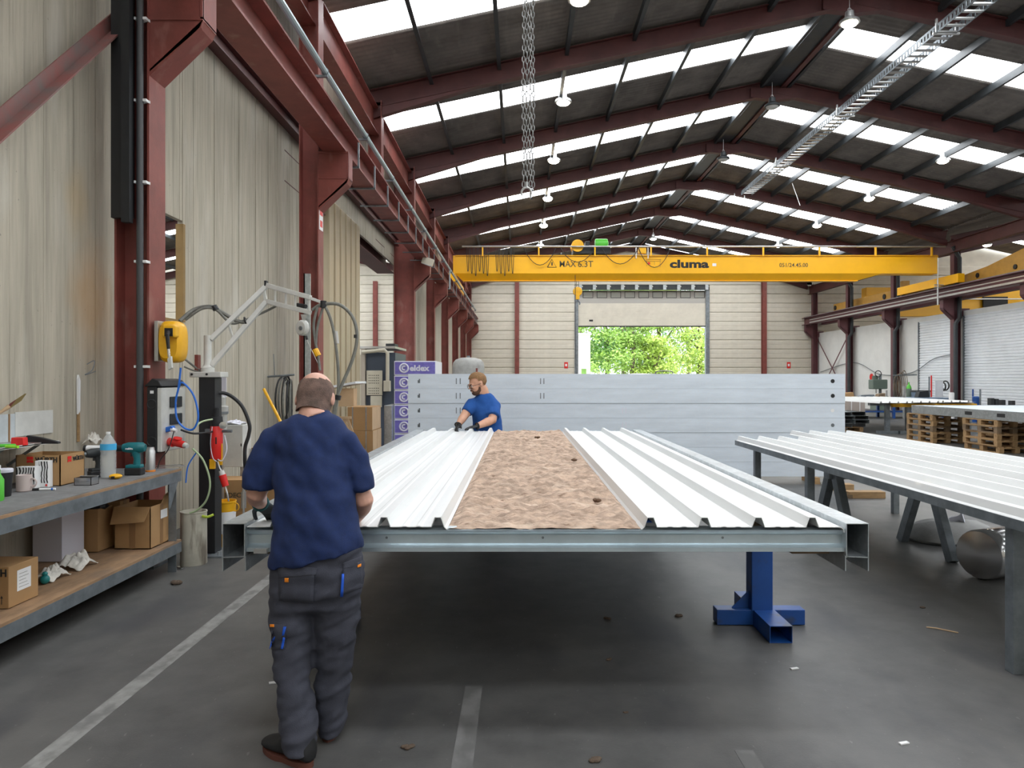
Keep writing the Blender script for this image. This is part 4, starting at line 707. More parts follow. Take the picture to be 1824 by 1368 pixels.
barp('arm_bar', q(375, 605), q(474, 510, .25)); barp('arm_bar', q(376, 652), q(474, 538, .25)); barp('arm_brace', q(407, 577, .08), q(416, 606, .1), .02); barp('arm_brace', q(469, 514, .24), q(474, 538, .25), .03)
barp('boom_bar', q(474, 508, .25), q(553, 530, .1)); barp('boom_bar', q(476, 537, .25), q(553, 557, .1)); barp('boom_bar', q(480, 512, .45), q(553, 532, .3), .025)
for px in (490, 509, 526, 551): k = (px-474)/79; barp('boom_brace', q(px, 508+22*k, .25-.15*k), q(px, 537+20*k, .25-.15*k), .018)
barp('boom_tip', q(552, 531, .1), q(580, 541, .1), .028)
MB().bar(q(472, 505, .25), q(476, 505, .25), .05, .05).build('end_cap', mt['black'], jb, 0)
MB().cyl(q(530, 543, .2), q(545, 546, .15), .02, n=10).build('trolley', mt['black'], jb)
# balancer disc
bl = thing('spring_balancer', 'grey disc spring balancer hanging below the jib boom', 'balancer', q(541, 600, .12))
MB().prism([(-.03, 0), (.03, 0), (.01, -.07), (-.01, -.07)], q(541, 560, .10), q(541, 560, .12), (1, 0, 0), (0, 0, 1)).build('hanger', mt['alu'], bl, 0)
MB().lathe([(.001, -.03), (.06, -.03), (.075, -.015), (.075, .015), (.06, .03), (.001, .03)], q(539, 584, .12), (.55, 1, 0), 20).build('drum', mt['whitegrey'], bl); MB().lathe([(.02, -.045), (.02, -.03)], q(541, 585, .12), (.55, 1, 0), 12).build('hub', mt['zincdark'], bl); MB().cyl(q(545, 598, .12), q(547, 605, .12), .012, n=8).build('cable_guide', mt['black'], bl)
MB().tube([q(546, 604, .12), q(556, 626, .12), q(570, 655, .12)], .003, 5).build('cable', mt['alu'], bl)
# hoses hanging from the jib tip
hs = thing('hose_loom', 'bundle of grey hoses looping from the jib tip down to the worker', 'hose', q(600, 740, .1))
def hose(pts, r, nm='hose', m='greyhose', par=None): return MB().tube(spline(pts, 8), r, 8).build(nm, mt[m], par if par is not None else hs)
hose([q(560, 549, .1), q(575, 542, .1), q(605, 543, .1), q(628, 565, .1), q(636, 600, .1), q(628, 640, .1), q(607, 690, .1), q(598, 715, .1), q(594, 745, .1)], .016)
hose([q(556, 552, .1), q(568, 545, .1), q(580, 548, .1), q(592, 580, .1), q(600, 630, .1), q(603, 680, .1), q(600, 715, .1), q(596, 745, .1)], .014)
hose([q(566, 545, .1), q(559, 575, .1), q(561, 605, .1), q(566, 630, .1), q(570, 660, .1)], .013); hose([q(576, 545, .1), q(566, 580, .1), q(563, 610, .1), q(564, 625, .1)], .012)
MB().cyl(q(561, 622, .1), q(567, 634, .1), .03, n=10).build('yellow_clamp', mt['yellow'], hs); MB().cyl(q(603, 704, .1), q(601, 712, .1), .028, n=10).build('hose_tie', mt['black'], hs); MB().cyl(q(576, 536, .1), q(576, 548, .1), .03, n=10).build('hose_tie', mt['black'], hs); MB().cyl(q(634, 596, .1), q(634, 602, .1), .02, n=10).build('hose_tie', mt['black'], hs)
MB().cyl(q(598, 590, .1), q(601, 612, .1), .018, n=10).build('coupling', mt['alu'], hs)
hose([q(320, 572, -.1), q(345, 552), q(375, 546, .05), q(395, 556, .1), q(418, 570, .12), q(438, 575, .15)], .018, 'hose'); hose([q(330, 570, -.05), q(360, 550), q(385, 552, .05), q(410, 575, .1), q(432, 572, .15), q(470, 556, .3), q(492, 545, .3)], .012)
MB().cyl(q(381, 545, .05), q(385, 552, .05), .028, n=10).build('hose_tie', mt['black'], hs); MB().torus(q(437, 571, .15), (1, .2, .3), .03, .008, 14, 6).build('hose_tie', mt['rubber'], hs)
hose([q(330, 640, -.1), q(345, 652, -.05), q(356, 660)], .010); hose([q(328, 653, -.1), q(345, 660, -.05), q(358, 662)], .008)
# ---------------------------------------------------------------- yellow hose reel on the first column
hr = thing('hose_reel', 'yellow wall hose reel with a blue hose on the first red column', 'hose reel', P(308, 648, 6.1)); ry = 6.2
cx, cz = P(307, 0, ry).x, P(0, 609, ry).z
prof = []
for s, yy in ((.80, .0), (.97, .03), (1, .07), (1, .13), (.97, .17), (.8, .2)):
    prof.append([V((cx+s*.098*math.copysign(abs(math.cos(a))**.55, math.cos(a)), ry-.08+yy, cz+s*.183*math.copysign(abs(math.sin(a))**.7, math.sin(a)))) for a in (2*math.pi*k/28 for k in range(28))])
MB().rings(prof).build('reel_case', mt['yellow'], hr); MB().obox((cx+.035, ry-.10, cz+.085), (.058, 0, 0), (0, .045, 0), (0, 0, .055)).build('outlet_hood', mt['yellow'], hr, 0, .018); bx('outlet_mouth', mt['black'], hr, cx+.005, cx+.075, ry-.149, ry-.14, cz+.04, cz+.11)
MB().box(cx-.135, cx-.10, ry-.05, ry+.12, cz-.17, cz+.18).build('mount_plate', mt['alu'], hr, 0, .004); MB().box(P(266, 0, ry).x, cx-.13, ry+.02, ry+.10, cz-.03, cz+.03).build('mount_arm', mt['zincdark'], hr, 0)
MB().tube([(cx+.04, ry-.15, cz+.075), (cx+.05, ry-.19, cz+.05), (cx+.06, ry-.19, cz-.07)], [.018, .017, .013], 10).build('hose_sleeve', mt['black'], hr)
MB().tube([(cx+.06, ry-.19, cz-.07), (cx+.066, ry-.19, cz-.14)], .012, 8).build('hose_coupling', mt['chrome'], hr); MB().obox((cx+.075, ry-.19, cz-.19), (.016, 0, .01), (0, .014, 0), (-.004, 0, .05)).build('hose_clamp', mt['whitegrey'], hr, 0, .004)
def hp(px, py, y=6.02): return P(px, py, y)
MB().tube(spline([hp(322, 655), hp(318, 690), hp(313, 715), hp(315, 745), hp(328, 762), hp(343, 765), hp(352, 750), hp(352, 730), hp(345, 705), hp(333, 688), hp(322, 682), hp(316, 700)], 8), .0085, 8).build('blue_hose', mt['blue_p'], hr)
# ---------------------------------------------------------------- socket box
eb_ = thing('socket_box', 'black and white industrial socket box fixed to the first column', 'socket box', (-3.0, 6.1, .98)); sx0, sx1, sy0, sy1 = -3.18, -3.055, 6.06, 6.5
bx('back_case', mt['black'], eb_, sx0, sx1-.04, sy0, sy1, .99, 1.56, .01); bx('front_case', mt['whitegrey'], eb_, sx1-.04, sx1, sy0+.005, sy1, 1.0, 1.55, .008); MB().prism([(sx0-.02, 1.56), (sx1+.01, 1.56), (sx1-.02, 1.61), (sx0+.05, 1.63)], (0, sy0-.01, 0), (0, sy1, 0), (1, 0, 0), (0, 0, 1)).build('hood', mt['black'], eb_, 0, .008)
for z in (1.42, 1.27): bx('socket_flap', mt['purlin'], eb_, sx1, sx1+.02, 6.20, 6.40, z-.045, z+.05, .006)
bx('yellow_tab', mt['yellow'], eb_, sx1+.02, sx1+.022, 6.26, 6.29, 1.40, 1.45); bx('name_plate', mt['paper'], eb_, sx0+.03, sx0+.06, sy0-.002, sy0, 1.50, 1.525)
for z in (1.41, 1.09): MB().torus(((sx0+sx1)/2-.02, sy0, z), (0, 1, 0), .038, .005, 18, 6).build('moulded_ring', mt['rubber'], eb_)
MB().obox((sx1+.02, 6.16, 1.19), (.045, -.01, .01), (0, .03, 0), (-.006, 0, .022)).build('blue_plug', mt['blue_p'], eb_, 0, .008); MB().cyl((sx1+.05, 6.14, 1.19), (sx1+.10, 6.13, 1.175), .02, .014, 12).build('plug_body', mt['paper'], eb_)
MB().cyl((sx1, 6.20, 1.08), (sx1+.06, 6.14, 1.07), .034, n=14).build('red_socket', mt['red_p'], eb_); MB().cyl((sx1+.06, 6.16, 1.08), (sx1+.17, 6.12, 1.055), .036, .03, 14).build('red_plug', mt['red_p'], eb_); MB().cyl((sx1+.17, 6.12, 1.055), (sx1+.2, 6.11, 1.045), .026, .02, 12).build('plug_gland', mt['whitegrey'], eb_); MB().lathe([(.001, 0), (.036, .003), (.036, .01), (.001, .012)], (sx1+.10, 6.14, 1.105), (.3, -.2, 1), 14).build('socket_lid', mt['red_p'], eb_)
gc = M('pale_green_cable', (.36, .45, .26), .5)
MB().tube(spline([hp(343, 799), hp(362, 820), hp(374, 858), hp(368, 890), hp(352, 908), hp(338, 914)], 8), .0085, 8).build('green_cable', gc, eb_); MB().tube(spline([hp(323, 766), hp(345, 772, 6.2), hp(372, 770, 6.4), hp(380, 768, 6.5)], 8), .009, 8).build('black_cable', mt['rubber'], eb_); MB().tube(spline([hp(342, 766), hp(358, 752, 6.2), hp(378, 747, 6.4)], 8), .008, 8).build('green_cable', gc, eb_)
MB().tube(spline([hp(310, 768), hp(300, 800), hp(285, 820), hp(280, 840)], 6), .004, 6).build('thin_cable', mt['rubber'], eb_); MB().tube(spline([hp(350, 806), hp(335, 830), hp(331, 860)], 6), .006, 6).build('blue_cable', mt['blue_p'], eb_)
# ---------------------------------------------------------------- air filter unit on the post
af = thing('air_filter', 'red air filter bowl with a black head beside the black post', 'air filter', P(386, 822, 6.52)); fx = P(386, 0, 6.52).x; zf = lambda py: P(0, py, 6.52).z
MB().lathe([(.048, zf(818)), (.054, zf(815)), (.054, zf(760)), (.045, zf(757))], (fx, 6.52, 0), n=20).build('red_bowl', mt['red_p'], af); MB().lathe([(.05, zf(760)), (.055, zf(752)), (.05, zf(742)), (.028, zf(741)), (.028, zf(727)), (.001, zf(726))], (fx, 6.52, 0), n=18).build('filter_head', mt['black'], af)
bx('sight_slot', mt['black'], af, fx+.012, fx+.022, 6.464, 6.47, zf(790), zf(778)); MB().box(fx-.045, fx+.0, 6.47, 6.5, zf(834), zf(817)).box(fx+.02, fx+.055, 6.50, 6.52, zf(828), zf(790)).build('yellow_guard', mt['yellow'], af, 0)
MB().lathe([(.001, 0), (.03, .002), (.032, .02), (.001, .022)], (fx+.075, 6.48, zf(757)), (.3, -1, 0), 16).build('pressure_gauge', mt['chrome'], af); MB().cyl((fx+.05, 6.52, zf(768)), (fx+.14, 6.52, zf(768)), .014, n=10).build('outlet', mt['zincdark'], af); MB().box(fx-.1, fx-.05, 6.5, 6.54, zf(772), zf(764)).build('mount', mt['zincdark'], af, 0)
MB().tube(spline([P(400, 775, 6.5), P(404, 800, 6.48), P(396, 820, 6.47), P(388, 818, 6.47)], 6), .005, 6).tube(spline([P(378, 760, 6.46), P(375, 790, 6.46), P(379, 815, 6.46), P(386, 822, 6.46)], 6), .004, 6).build('clear_tube', mt['film'], af)
pg = thing('hanging_plug', 'red and grey power plug hanging on a white cable over the yellow bucket', 'plug', P(398, 867, 6.5)); MB().tube([P(394, 838, 6.5), P(397, 848, 6.5)], [.022, .028], 12).build('plug_collar', mt['whitegrey'], pg); MB().tube([P(396, 846, 6.5), P(402, 866, 6.5)], [.034, .03], 12).build('plug_shell', mt['red_p'], pg); MB().tube(spline([P(388, 822, 6.5), P(391, 832, 6.5), P(394, 838, 6.5)], 4), .006, 6).build('cable', mt['paper'], pg); MB().tube(spline([P(401, 866, 6.5), P(405, 880, 6.5), P(407, 892, 6.6)], 4), .007, 6).build('cable', mt['paper'], pg)
# clear tank filter behind the post, black loop cable, control cabinet
tk = thing('filter_cylinder', 'pale cylindrical filter housing behind the black post', 'filter', P(393, 760, 7.2)); cxx = P(394, 0, 7.2).x; zz = lambda py: P(0, py, 7.2).z
MB().lathe([(.055, zz(765)), (.058, zz(738)), (.07, zz(737)), (.07, zz(724)), (.045, zz(722)), (.045, zz(708)), (.03, zz(706))], (cxx, 7.2, 0), n=20).build('housing', M('clear_grey_plastic', (.55, .55, .52), .2, alpha=.8), tk); MB().lathe([(.071, zz(737)), (.071, zz(733))], (cxx, 7.2, 0), n=20, caps=False).build('grey_band', mt['zincdark'], tk); bx('bracket_panel', mt['film'], tk, cxx-.05, cxx+.03, 7.25, 7.26, zz(708), zz(672)); bx('stem', mt['alu'], tk, cxx-.02, cxx+.02, 7.18, 7.22, 0, zz(765))
bc = tag(MB().tube(spline([P(381, 700, 6.6), P(405, 702, 6.7), P(430, 722, 6.7), P(444, 755, 6.7), P(443, 775, 6.7), P(437, 795, 6.7), P(436, 815, 6.7), P(437, 835, 6.75), P(440, 870, 6.9)], 8), .017, 8).build('cable_loop', mt['rubber'], None), 'thick black cable looping from the black post in front of the white cabinet', 'cable')
cab = thing('control_cabinet', 'white control cabinet on legs beside the concrete wall', 'cabinet', (-3.2, 8, 0)); ca = -3.29
bx('cabinet_body', mt['whitegrey'], cab, -3.28, -3.0, 7.7, 7.95, P(0, 832, 7.7).z, P(0, 757, 7.7).z, .006); bx('lock', mt['black'], cab, -3.02, -3.01, 7.694, 7.7, P(0, 795, 7.7).z, P(0, 790, 7.7).z)
for x in (-3.26, -3.02): bx('leg', mt['alu'], cab, x-.015, x+.015, 7.72, 7.75, 0, P(0, 832, 7.7).z)
rag('rag', 'crumpled clear film bag on top of the white cabinet', (-3.14, 7.82, P(0, 757, 7.7).z), .10, .1, .06, mt['film'], 12)
# bins and bucket
c = V((-2.865, 6.25, 0)); bn_ = thing('waste_drum', 'dirty cream cylindrical drum at the end of the workbench', 'drum', c); dm = layer(M('dirty_cream_drum', (.52, .49, .40), .7, var=.2, vs=6), (.15, .12, .09), 9, (1.5, 1.5, .25), .56, .68, 8, .8)
MB().lathe([(.108, 0), (.11, .005), (.108, .45), (.112, .455), (.112, .465), (.10, .465), (.098, .02), (.001, .02)], c, n=28).build('drum_shell', dm, bn_); tag(MB().tube(spline([c+V((.1, -.06, .43)), c+V((.14, -.05, .42)), c+V((.17, 0, .43))], 4), .012, 6).build('strap', M('lime_strap', (.35, .45, .03), .5), bn_), 'lime green strap')
c = V((P(399, 0, 6.9).x, 6.93, 0)); bk = thing('bucket', 'yellow bucket with a white paper label behind the black post', 'bucket', c)
MB().lathe([(.085, 0), (.088, .005), (.098, .42), (.103, .425), (.103, .44), (.096, .44), (.085, .03), (.001, .03)], c, n=28).build('bucket_body', mt['yellow'], bk); MB().lathe([(.0925, .13), (.0975, .34)], c, n=28, caps=False).build('label', mt['paper'], bk); MB().torus(c+V((.105, -.02, .38)), (.2, 1, 0), .04, .006, 14, 6).build('handle', mt['yellow'], bk)
b7 = carton('carton', 'brown carton with faint black lettering behind the frame corner', -3.25, -2.72, 7.35, 7.66, .25, .58, tape=0); text('EDECO', .07, (-3.05, 7.348, .40), (1, 0, 0), (0, 0, 1), mt['textgrey'], b7, .001)
b8 = carton('carton', 'brown carton standing on the floor below the lettered carton', -3.25, -2.7, 7.35, 7.66, 0, .25); b9 = carton('carton', 'open brown carton stacked high behind the near worker', -2.98, -2.55, 7.9, 8.3, .52, .86, opened=True); b10 = carton('carton', 'brown carton under the open one behind the near worker', -3.0, -2.5, 7.85, 8.35, 0, .52)
cg = tag(MB().cyl(P(434, 862, 7.2), P(434, 830, 7.2), .012, n=8).cyl(P(434, 905, 7.2), P(434, 876, 7.2), .025, n=10).cyl(P(434, 880, 7.2), P(434, 862, 7.2), .016, n=10).cyl(V((P(434, 0, 7.2).x, 7.2, 0)), P(434, 900, 7.2), .012, n=8).build('grease_pump', mt['alu'], None), 'slim silver pump stem standing before the lettered carton', 'pump')
# pole, hose coils on the wall
pl = thing('broom', 'broom with a yellow pole leaning on the concrete wall', 'broom', P(500, 900, 9.1)); MB().cyl(P(470, 693, 9.5), P(540, 830, 8.9), .02, n=10).build('pole', mt['yellow'], pl); pe = P(540, 830, 8.9); MB().cyl(pe, V((pe.x+.2, pe.y-.1, .05)), .02, n=10).build('pole', mt['yellow'], pl); MB().box(pe.x+.02, pe.x+.38, pe.y-.14, pe.y-.06, 0, .08).build('broom_head', mt['woodgrey'], pl, 0, .01)
hc = thing('hose_coil', 'coil of grey hoses hung on the concrete wall behind the near worker', 'hose', (XL, 10.9, 1.2))
for k in range(6): MB().torus((XL+.22+.02*k, 10.42+.05*(k % 3), 1.33-.02*k), (1, -.25+.1*k, .05), .17+.015*(k % 3), .014, 24, 6, ell=((0, 0, 1), (1.9, 1))).build('hose_turn', mt['greyhose'] if k % 2 else mt['rubber'], hc)
MB().cyl((XL+.008, 10.42, 1.66), (XL+.4, 10.42, 1.69), .015, n=8).build('peg', mt['zincdark'], hc); MB().tube([(XL+.05, 10.6, 1.65), (XL+.03, 10.6, 2.0)], .006, 5).build('thin_rod', mt['zincdark'], hc)
# ---------------------------------------------------------------- cartons and machine by the opening
YS = 12.4
def sx(px, Y=YS): return (px-CX)*Y/F
def sz(py, Y=YS): return H-(py-CY)*Y/F
big = carton('carton', 'large strapped brown carton on top of the stack beside the opening', sx(619), sx(663), YS, YS+.75, sz(767), sz(725)); 
for x in (sx(628), sx(652)): MB().box(x-.01, x+.01, YS-.002, YS, sz(767), sz(725)).build('strap', mt['zinc'], big, 0)
bx('side_face', mt['cardlight'], big, sx(663), sx(663)+.003, YS+.003, YS+.4, sz(766), sz(726)); bx('side_face', mt['cardlight'], big, sx(663), sx(663)+.003, YS+.41, YS+.75, sz(766), sz(726))
lo = carton('carton', 'large strapped brown carton at the bottom of the stack beside the opening', sx(619), sx(664), YS, YS+.75, .12, sz(767)-.004)
for x in (sx(628), sx(652)): MB().box(x-.01, x+.01, YS-.002, YS, .12, sz(768)).build('strap', mt['zinc'], lo, 0)
bx('side_face', mt['cardlight'], lo, sx(664), sx(664)+.003, YS+.003, YS+.36, .13, sz(768)); bx('side_face', mt['cardlight'], lo, sx(664), sx(664)+.003, YS+.38, YS+.75, .13, sz(768))
bp = thing('pallet', 'wooden pallet under the strapped cartons', 'pallet', (sx(640), YS+.4, 0))
for k in range(5): bx('deck_board', mt['wood'], bp, sx(610), sx(672), YS-.05+k*.165, YS+.06+k*.165, .1, .118)
for x in (sx(612), sx(640), sx(668)): bx('stringer', mt['wood'], bp, x-.04, x+.04, YS-.05, YS+.75, 0, .1)
for k, (a, b, z0, z1, lb) in enumerate(((604, 613, 722, 690, 'first'), (613, 621, 722, 691, 'second'), (621, 629, 722, 691, 'third'))):
    y = YS+.55+k*.3; carton('carton', 'small pale carton on the shelf stack under the white sheet, %s of three' % lb, sx(603, y), sx(630, y)-.01*k, y, y+.27, sz(724, y), sz(692, y), 'cardlight')
ml = carton('carton', 'tall brown carton behind the strapped stack carrying the small pale cartons', -3.15, -2.86, YS+.78, YS+1.5, 0, 1.10)
tag(MB().obox((sx(618, 13.2), 13.25, sz(685.5, 13.2)), (.25, 0, .045), (0, .45, 0), (-.002, 0, .02)).build('white_board', mt['shutter'], None, 0), 'white sheet lying across the small pale cartons', 'board')
pcx = thing('wooden_tray', 'pale wooden tray leaning against the strapped cartons', 'tray', (sx(615), YS-.3, 0)); a, b = P(604, 745, 12.1), P(640, 805, 12.1)
for k in range(5): c = a+(b-a)*(k/5); MB().obox(P(606+6*k, 775, 12.1-.01), V((.024, 0, 0)), (0, .012, 0), (.12, 0, -.30)).build('slat', mt['cardlight'], pcx, 0, .003)
MB().obox(P(612, 744, 12.08), (.13, 0, 0), (0, .02, 0), (0, 0, .02)).build('tray_rim', mt['cardlight'], pcx, 0); MB().box(sx(612, 12.1)-.1, sx(650, 12.1), 12.07, 12.13, 0, .4).build('tray_foot', mt['woodgrey'], pcx, 0)
mc = thing('machine', 'cream and dark blue enclosed machine standing in the wide opening', 'machine', (-3.5, 17.5, 0)); my = 17.2
def mx_(px): return (px-CX)*my/F
def mz(py): return H-(py-CY)*my/F
navy = M('dark_slate_panel', (.045, .06, .085), .4); mcream = M('machine_cream', (.50, .46, .36), .5, var=.1, vs=6)
bx('enclosure', navy, mc, mx_(651), mx_(704), my, my+1.6, 0, mz(628)); bx('side_panel', mcream, mc, mx_(636), mx_(646), my-.05, my+1.6, 0, mz(632)); bx('corner_post', M('machine_tan', (.36, .31, .25), .5), mc, mx_(645), mx_(652), my-.12, my+.1, 0, mz(622)); bx('roof_plate', mt['alu'], mc, mx_(636), mx_(705), my-.1, my+1.6, mz(621), mz(617)); bx('beacon_box', mt['purlin'], mc, mx_(687), mx_(703), my, my+.5, mz(617), mz(612))
MB().tube([(mx_(648), my-.2, mz(628)), (mx_(688), my-.2, mz(624)), (mx_(693), my-.2, mz(630)), (mx_(693), my-.2, mz(680))], .045, 8).build('swing_arm', mcream, mc); bx('control_head', mcream, mc, mx_(687), mx_(698), my-.3, my-.12, mz(697), mz(678), .01)
pf = bx('perforated_panel', mcream, mc, mx_(654), mx_(682), my-.08, my-.04, mz(704), mz(660), .006); bx('perforated_panel', mcream, mc, mx_(661), mx_(681), my-.07, my-.035, mz(725), mz(705))
for i in range(6):
    for j in range(8): 
        if j != 4: MB().box(mx_(658)+.045*i, mx_(658)+.045*i+.02, my-.083, my-.08, mz(668)-.062*j-.02, mz(668)-.062*j).build('hole', mt['black'], pf, 0)
bx('stop_button', mt['yellow'], mc, mx_(637), mx_(641), my-.08, my-.04, mz(680), mz(675)); gb = thing('metal_cabinet', 'low galvanised box beside the violet packs', 'cabinet', (-2.55, 13.6, 0)); bx('cabinet_body', mt['zinc'], gb, sx(684, 13.4), sx(698, 13.4), 13.4, 14.2, .1, sz(722, 13.4), .01); bx('plinth', mt['woodgrey'], gb, sx(684, 13.4), sx(698, 13.4), 13.4, 14.2, 0, .1)
# ---------------------------------------------------------------- violet board packs
YP = 13.6; vx0, vx1 = sx(702, YP), sx(776, YP); vp = thing('pallet', 'wooden pallet under the violet board packs', 'pallet', ((vx0+vx1)/2, YP+.5, 0))
for k in range(5): bx('deck_board', mt['wood'], vp, vx0, vx1, YP+k*.25, YP+.12+k*.25, .1, .12)
for x in (vx0+.05, (vx0+vx1)/2, vx1-.05): bx('stringer', mt['wood'], vp, x-.05, x+.05, YP, YP+1.12, 0, .1)
zt = sz(643, YP); ph = (sz(643, YP)-sz(669, YP))
for k in range(7):
    z1 = zt-k*ph; z0 = z1-ph+.006
    if z0 < .13: break
    t = thing('board_pack', 'violet film wrapped insulation board pack with round emblem, %s of its stack' % ['topmost', 'second', 'third', 'fourth', 'fifth', 'sixth', 'seventh'][k], 'board pack', ((vx0+vx1)/2, YP+.5, z0), 'violet board packs')
    bx('pack_body', mt['film'], t, vx0, vx1, YP, YP+1.1, z0, z1, .008); bx('printed_band', mt['purple'], t, vx0+.015, vx1-.012, YP-.003, YP, z0+.02, z1-.02)
    cc = V((vx0+.19, YP-.004, (z0+z1)/2)); MB().torus(cc, (0, 1, 0), .08, .016, 24, 6).torus(cc, (0, 1, 0), .035, .016, 18, 6, a0=.9, a1=5.4, ell=((1, 0, 0), (1, 1))).build('emblem', mt['film'], t)
    text('eldex', .15, (vx0+.30, YP-.004, (z0+z1)/2-.05), (1, 0, 0), (0, 0, 1), mt['film'], t, .006, width=.38)
last = z0
while last > .14: 
    nz = max(.125, last-.3); bx('board_pack_base', mt['film'], vp, vx0, vx1, YP, YP+1.1, nz, last-.012, .008); last = nz
# grey dome tank
tkk = thing('pressure_tank', 'grey domed pressure tank behind the stacked beam wall', 'tank', (sx(833, 21), 21, 0)); rr_ = 29*21/F; zt = H-(636-CY)*21/F
MB().lathe([(rr_*.98, .1), (rr_, .2), (rr_, zt-.28), (rr_*.96, zt-.17), (rr_*.8, zt-.07), (rr_*.45, zt-.012), (.001, zt)], (sx(833, 21), 21.3, 0), n=32).build('shell', M('grey_tank_paint', (.36, .36, .34), .55, var=.25, vs=5), tkk); MB().lathe([(.05, zt-.01), (.05, zt+.05), (.001, zt+.05)], (sx(833, 21), 21.3, 0), n=12).build('top_fitting', mt['zincdark'], tkk)
for s in (-1, 1): bx('foot', mt['zincdark'], tkk, sx(833, 21)+s*.3-.04, sx(833, 21)+s*.3+.04, 21.25, 21.35, 0, .12)
MB().tube([(sx(850, 21), 20.8, 1.75), (sx(850, 21), 20.8, 1.95)], .03, 8).build('safety_valve', mt['red'], tkk)
# ---------------------------------------------------------------- pallets, frames and clutter on the right
def make_pallet(mat, name='pallet'):
    t = bpy.data.objects.new(name, None); C.objects.link(t)
    for x in (-.35, 0, .35): bx('bottom_board', mat, t, x-.05, x+.05, -.6, .6, 0, .022)
    for y in (-.55, 0, .55):
        for x in (-.35, 0, .35): bx('block', mat, t, x-.05, x+.05, y-.06, y+.06, .022, .1)
        bx('cross_board', mat, t, -.4, .4, y-.06, y+.06, .1, .122)
    for k in range(5): bx('deck_board', mat, t, -.4+k*.175, -.4+k*.175+.1, -.6, .6, .122, .144)
    return t
pr = [make_pallet(mt['wood']), make_pallet(mt['woodgrey'])]
used = [0, 0]; names = ['lowest', 'second', 'third', 'fourth', 'topmost']
for si, (x, y, lb) in enumerate(((10.88, 18.6, 'farther stack beside the grey trestle legs'), (10.88, 16.15, 'nearer stack under the frame'), (12.9, 18.6, 'stack at the back right under the frame'), (12.9, 16.15, 'stack at the near right under the frame'))):
    for k in range(5):
        i = 1 if (k*3+si*2) % 5 == 1 else 0
        o = pr[i] if not used[i] else copy_tree(pr[i]); used[i] = 1
        o.location = (x+random.uniform(-.015, .015), y+random.uniform(-.02, .02), k*.1445); o.rotation_euler.z = random.uniform(-.01, .01)+(math.pi if k % 2 else 0)
        tag(o, 'wooden pallet, %s of five in the %s' % (names[k], lb), 'pallet', 'stacked pallets under the grey frame')
gf = thing('steel_floor_frame', 'large grey galvanised floor frame resting on the pallet stacks', 'steel frame', (11.9, 16.2, .72)); gz = .726
bx('side_channel', mt['zinc'], gf, 10.48, 10.54, 12.6, 18.98, gz, gz+.21, .004); bx('side_channel', mt['zinc'], gf, 13.5, 13.56, 12.6, 18.98, gz, gz+.21); bx('end_channel', mt['zinc'], gf, 10.54, 13.5, 18.88, 18.98, gz, gz+.21); bx('end_channel', mt['zinc'], gf, 10.54, 13.5, 12.6, 12.7, gz, gz+.21)
for px, in ((1725,), (1783,)): y = 10.48*F/(px-CX); bx('fork_pocket', mt['black'], gf, 10.476, 10.481, y-.13, y+.13, gz+.07, gz+.15)
for k in range(6): bx('top_sheet', mt['zincwall'], gf, 10.55, 13.49, 12.72+k*1.025, 12.72+k*1.025+1.0, gz+.19, gz+.205)
# far table with loose sheets
ft = thing('sheet_table', 'grey legged table with a yellow beam behind the pallet stacks', 'table', (12, 22, 0))
for x, y in ((10.98, 21.2), (11.6, 21.2), (10.98, 25.4), (13.4, 21.2)): bx('leg', mt['zincdark'], ft, x-.06, x+.06, y-.06, y+.06, .02, .86); bx('foot', mt['zincdark'], ft, x-.28, x+.28, y-.1, y+.1, 0, .09)
bx('yellow_beam', mt['yellow'], ft, 11.1, 13.6, 21.1, 21.25, .80, .90); bx('cross_beam', mt['zincdark'], ft, 10.5, 13.6, 21.25, 21.4, .84, .93); bx('cross_beam', mt['zincdark'], ft, 10.5, 13.6, 25.3, 25.5, .84, .93)
for k in range(3):
    x = 10.35+k*1.04; o = trap_sheet('ribbed_sheet', 'white ribbed sheet on the far table, %s from the left' % ['first', 'second', 'third', 'fourth', 'fifth'][k], x, x+1.0, 20.4+.25*k, 26, .945+.004*k)
# stack of zinc profiles on a pallet
o = copy_tree(pr[0]); o.location = (10.05, 22.4, 0); o.rotation_euler.z = math.pi/2; tag(o, 'low wooden pallet under the stacked zinc channels', 'pallet')
k = 0; pm = None
for r in range(4):
    for q_ in range(3):
        x = 9.35+q_*.46; z = .15+r*.119
        if pm is None: pm = MB().prism([(.04, 0), (0, 0), (0, .11), (.43, .11), (.43, 0), (.39, 0)], (0, 0, 0), (0, 5, 0), (1, 0, 0), (0, 0, 1), close=False).mesh('zinc_channel', mt['zinc'], V((0, 0, 0)), 0)
        o = link('zinc_channel', pm, None, solid=.006, loc=(x+.02*((r*7+q_*3) % 3), 21.75+.1*((r+q_) % 3), z)); tag(o, 'zinc channel in the low stack, %s row from the floor, %s column' % (['first', 'second', 'third', 'fourth'][r], ['left', 'middle', 'right'][q_]), 'steel channel', 'stacked zinc channels')
for x in (10.0, 11.3): tag(bx('black_end_bundle', mt['black'], None, x+.0, x+.42, 27.2, 27.4, 0, .45), 'black ended bundle at the back of the zinc channel stack, %s' % ('left' if x < 11 else 'right'), 'bundle')
# wrapped cardboard pack on the far bench
wp = thing('wrapped_pack', 'pale cardboard pack wrapped in clear film behind the beam wall', 'box', (12.7, 27, 0)); y = 27.0
def rx(px, Y): return (px-CX)*Y/F
def rzz(py, Y): return H-(py-CY)*Y/F
bx('pack_body', M('greige_card', (.42, .36, .32), .7), wp, rx(1511, y), rx(1541, y), y, y+.6, 0, rzz(707, y), .01)
for px in (1516, 1531): bx('film_strip', mt['paper'], wp, rx(px, y), rx(px, y)+.03, y-.004, y, rzz(735, y), rzz(707, y))
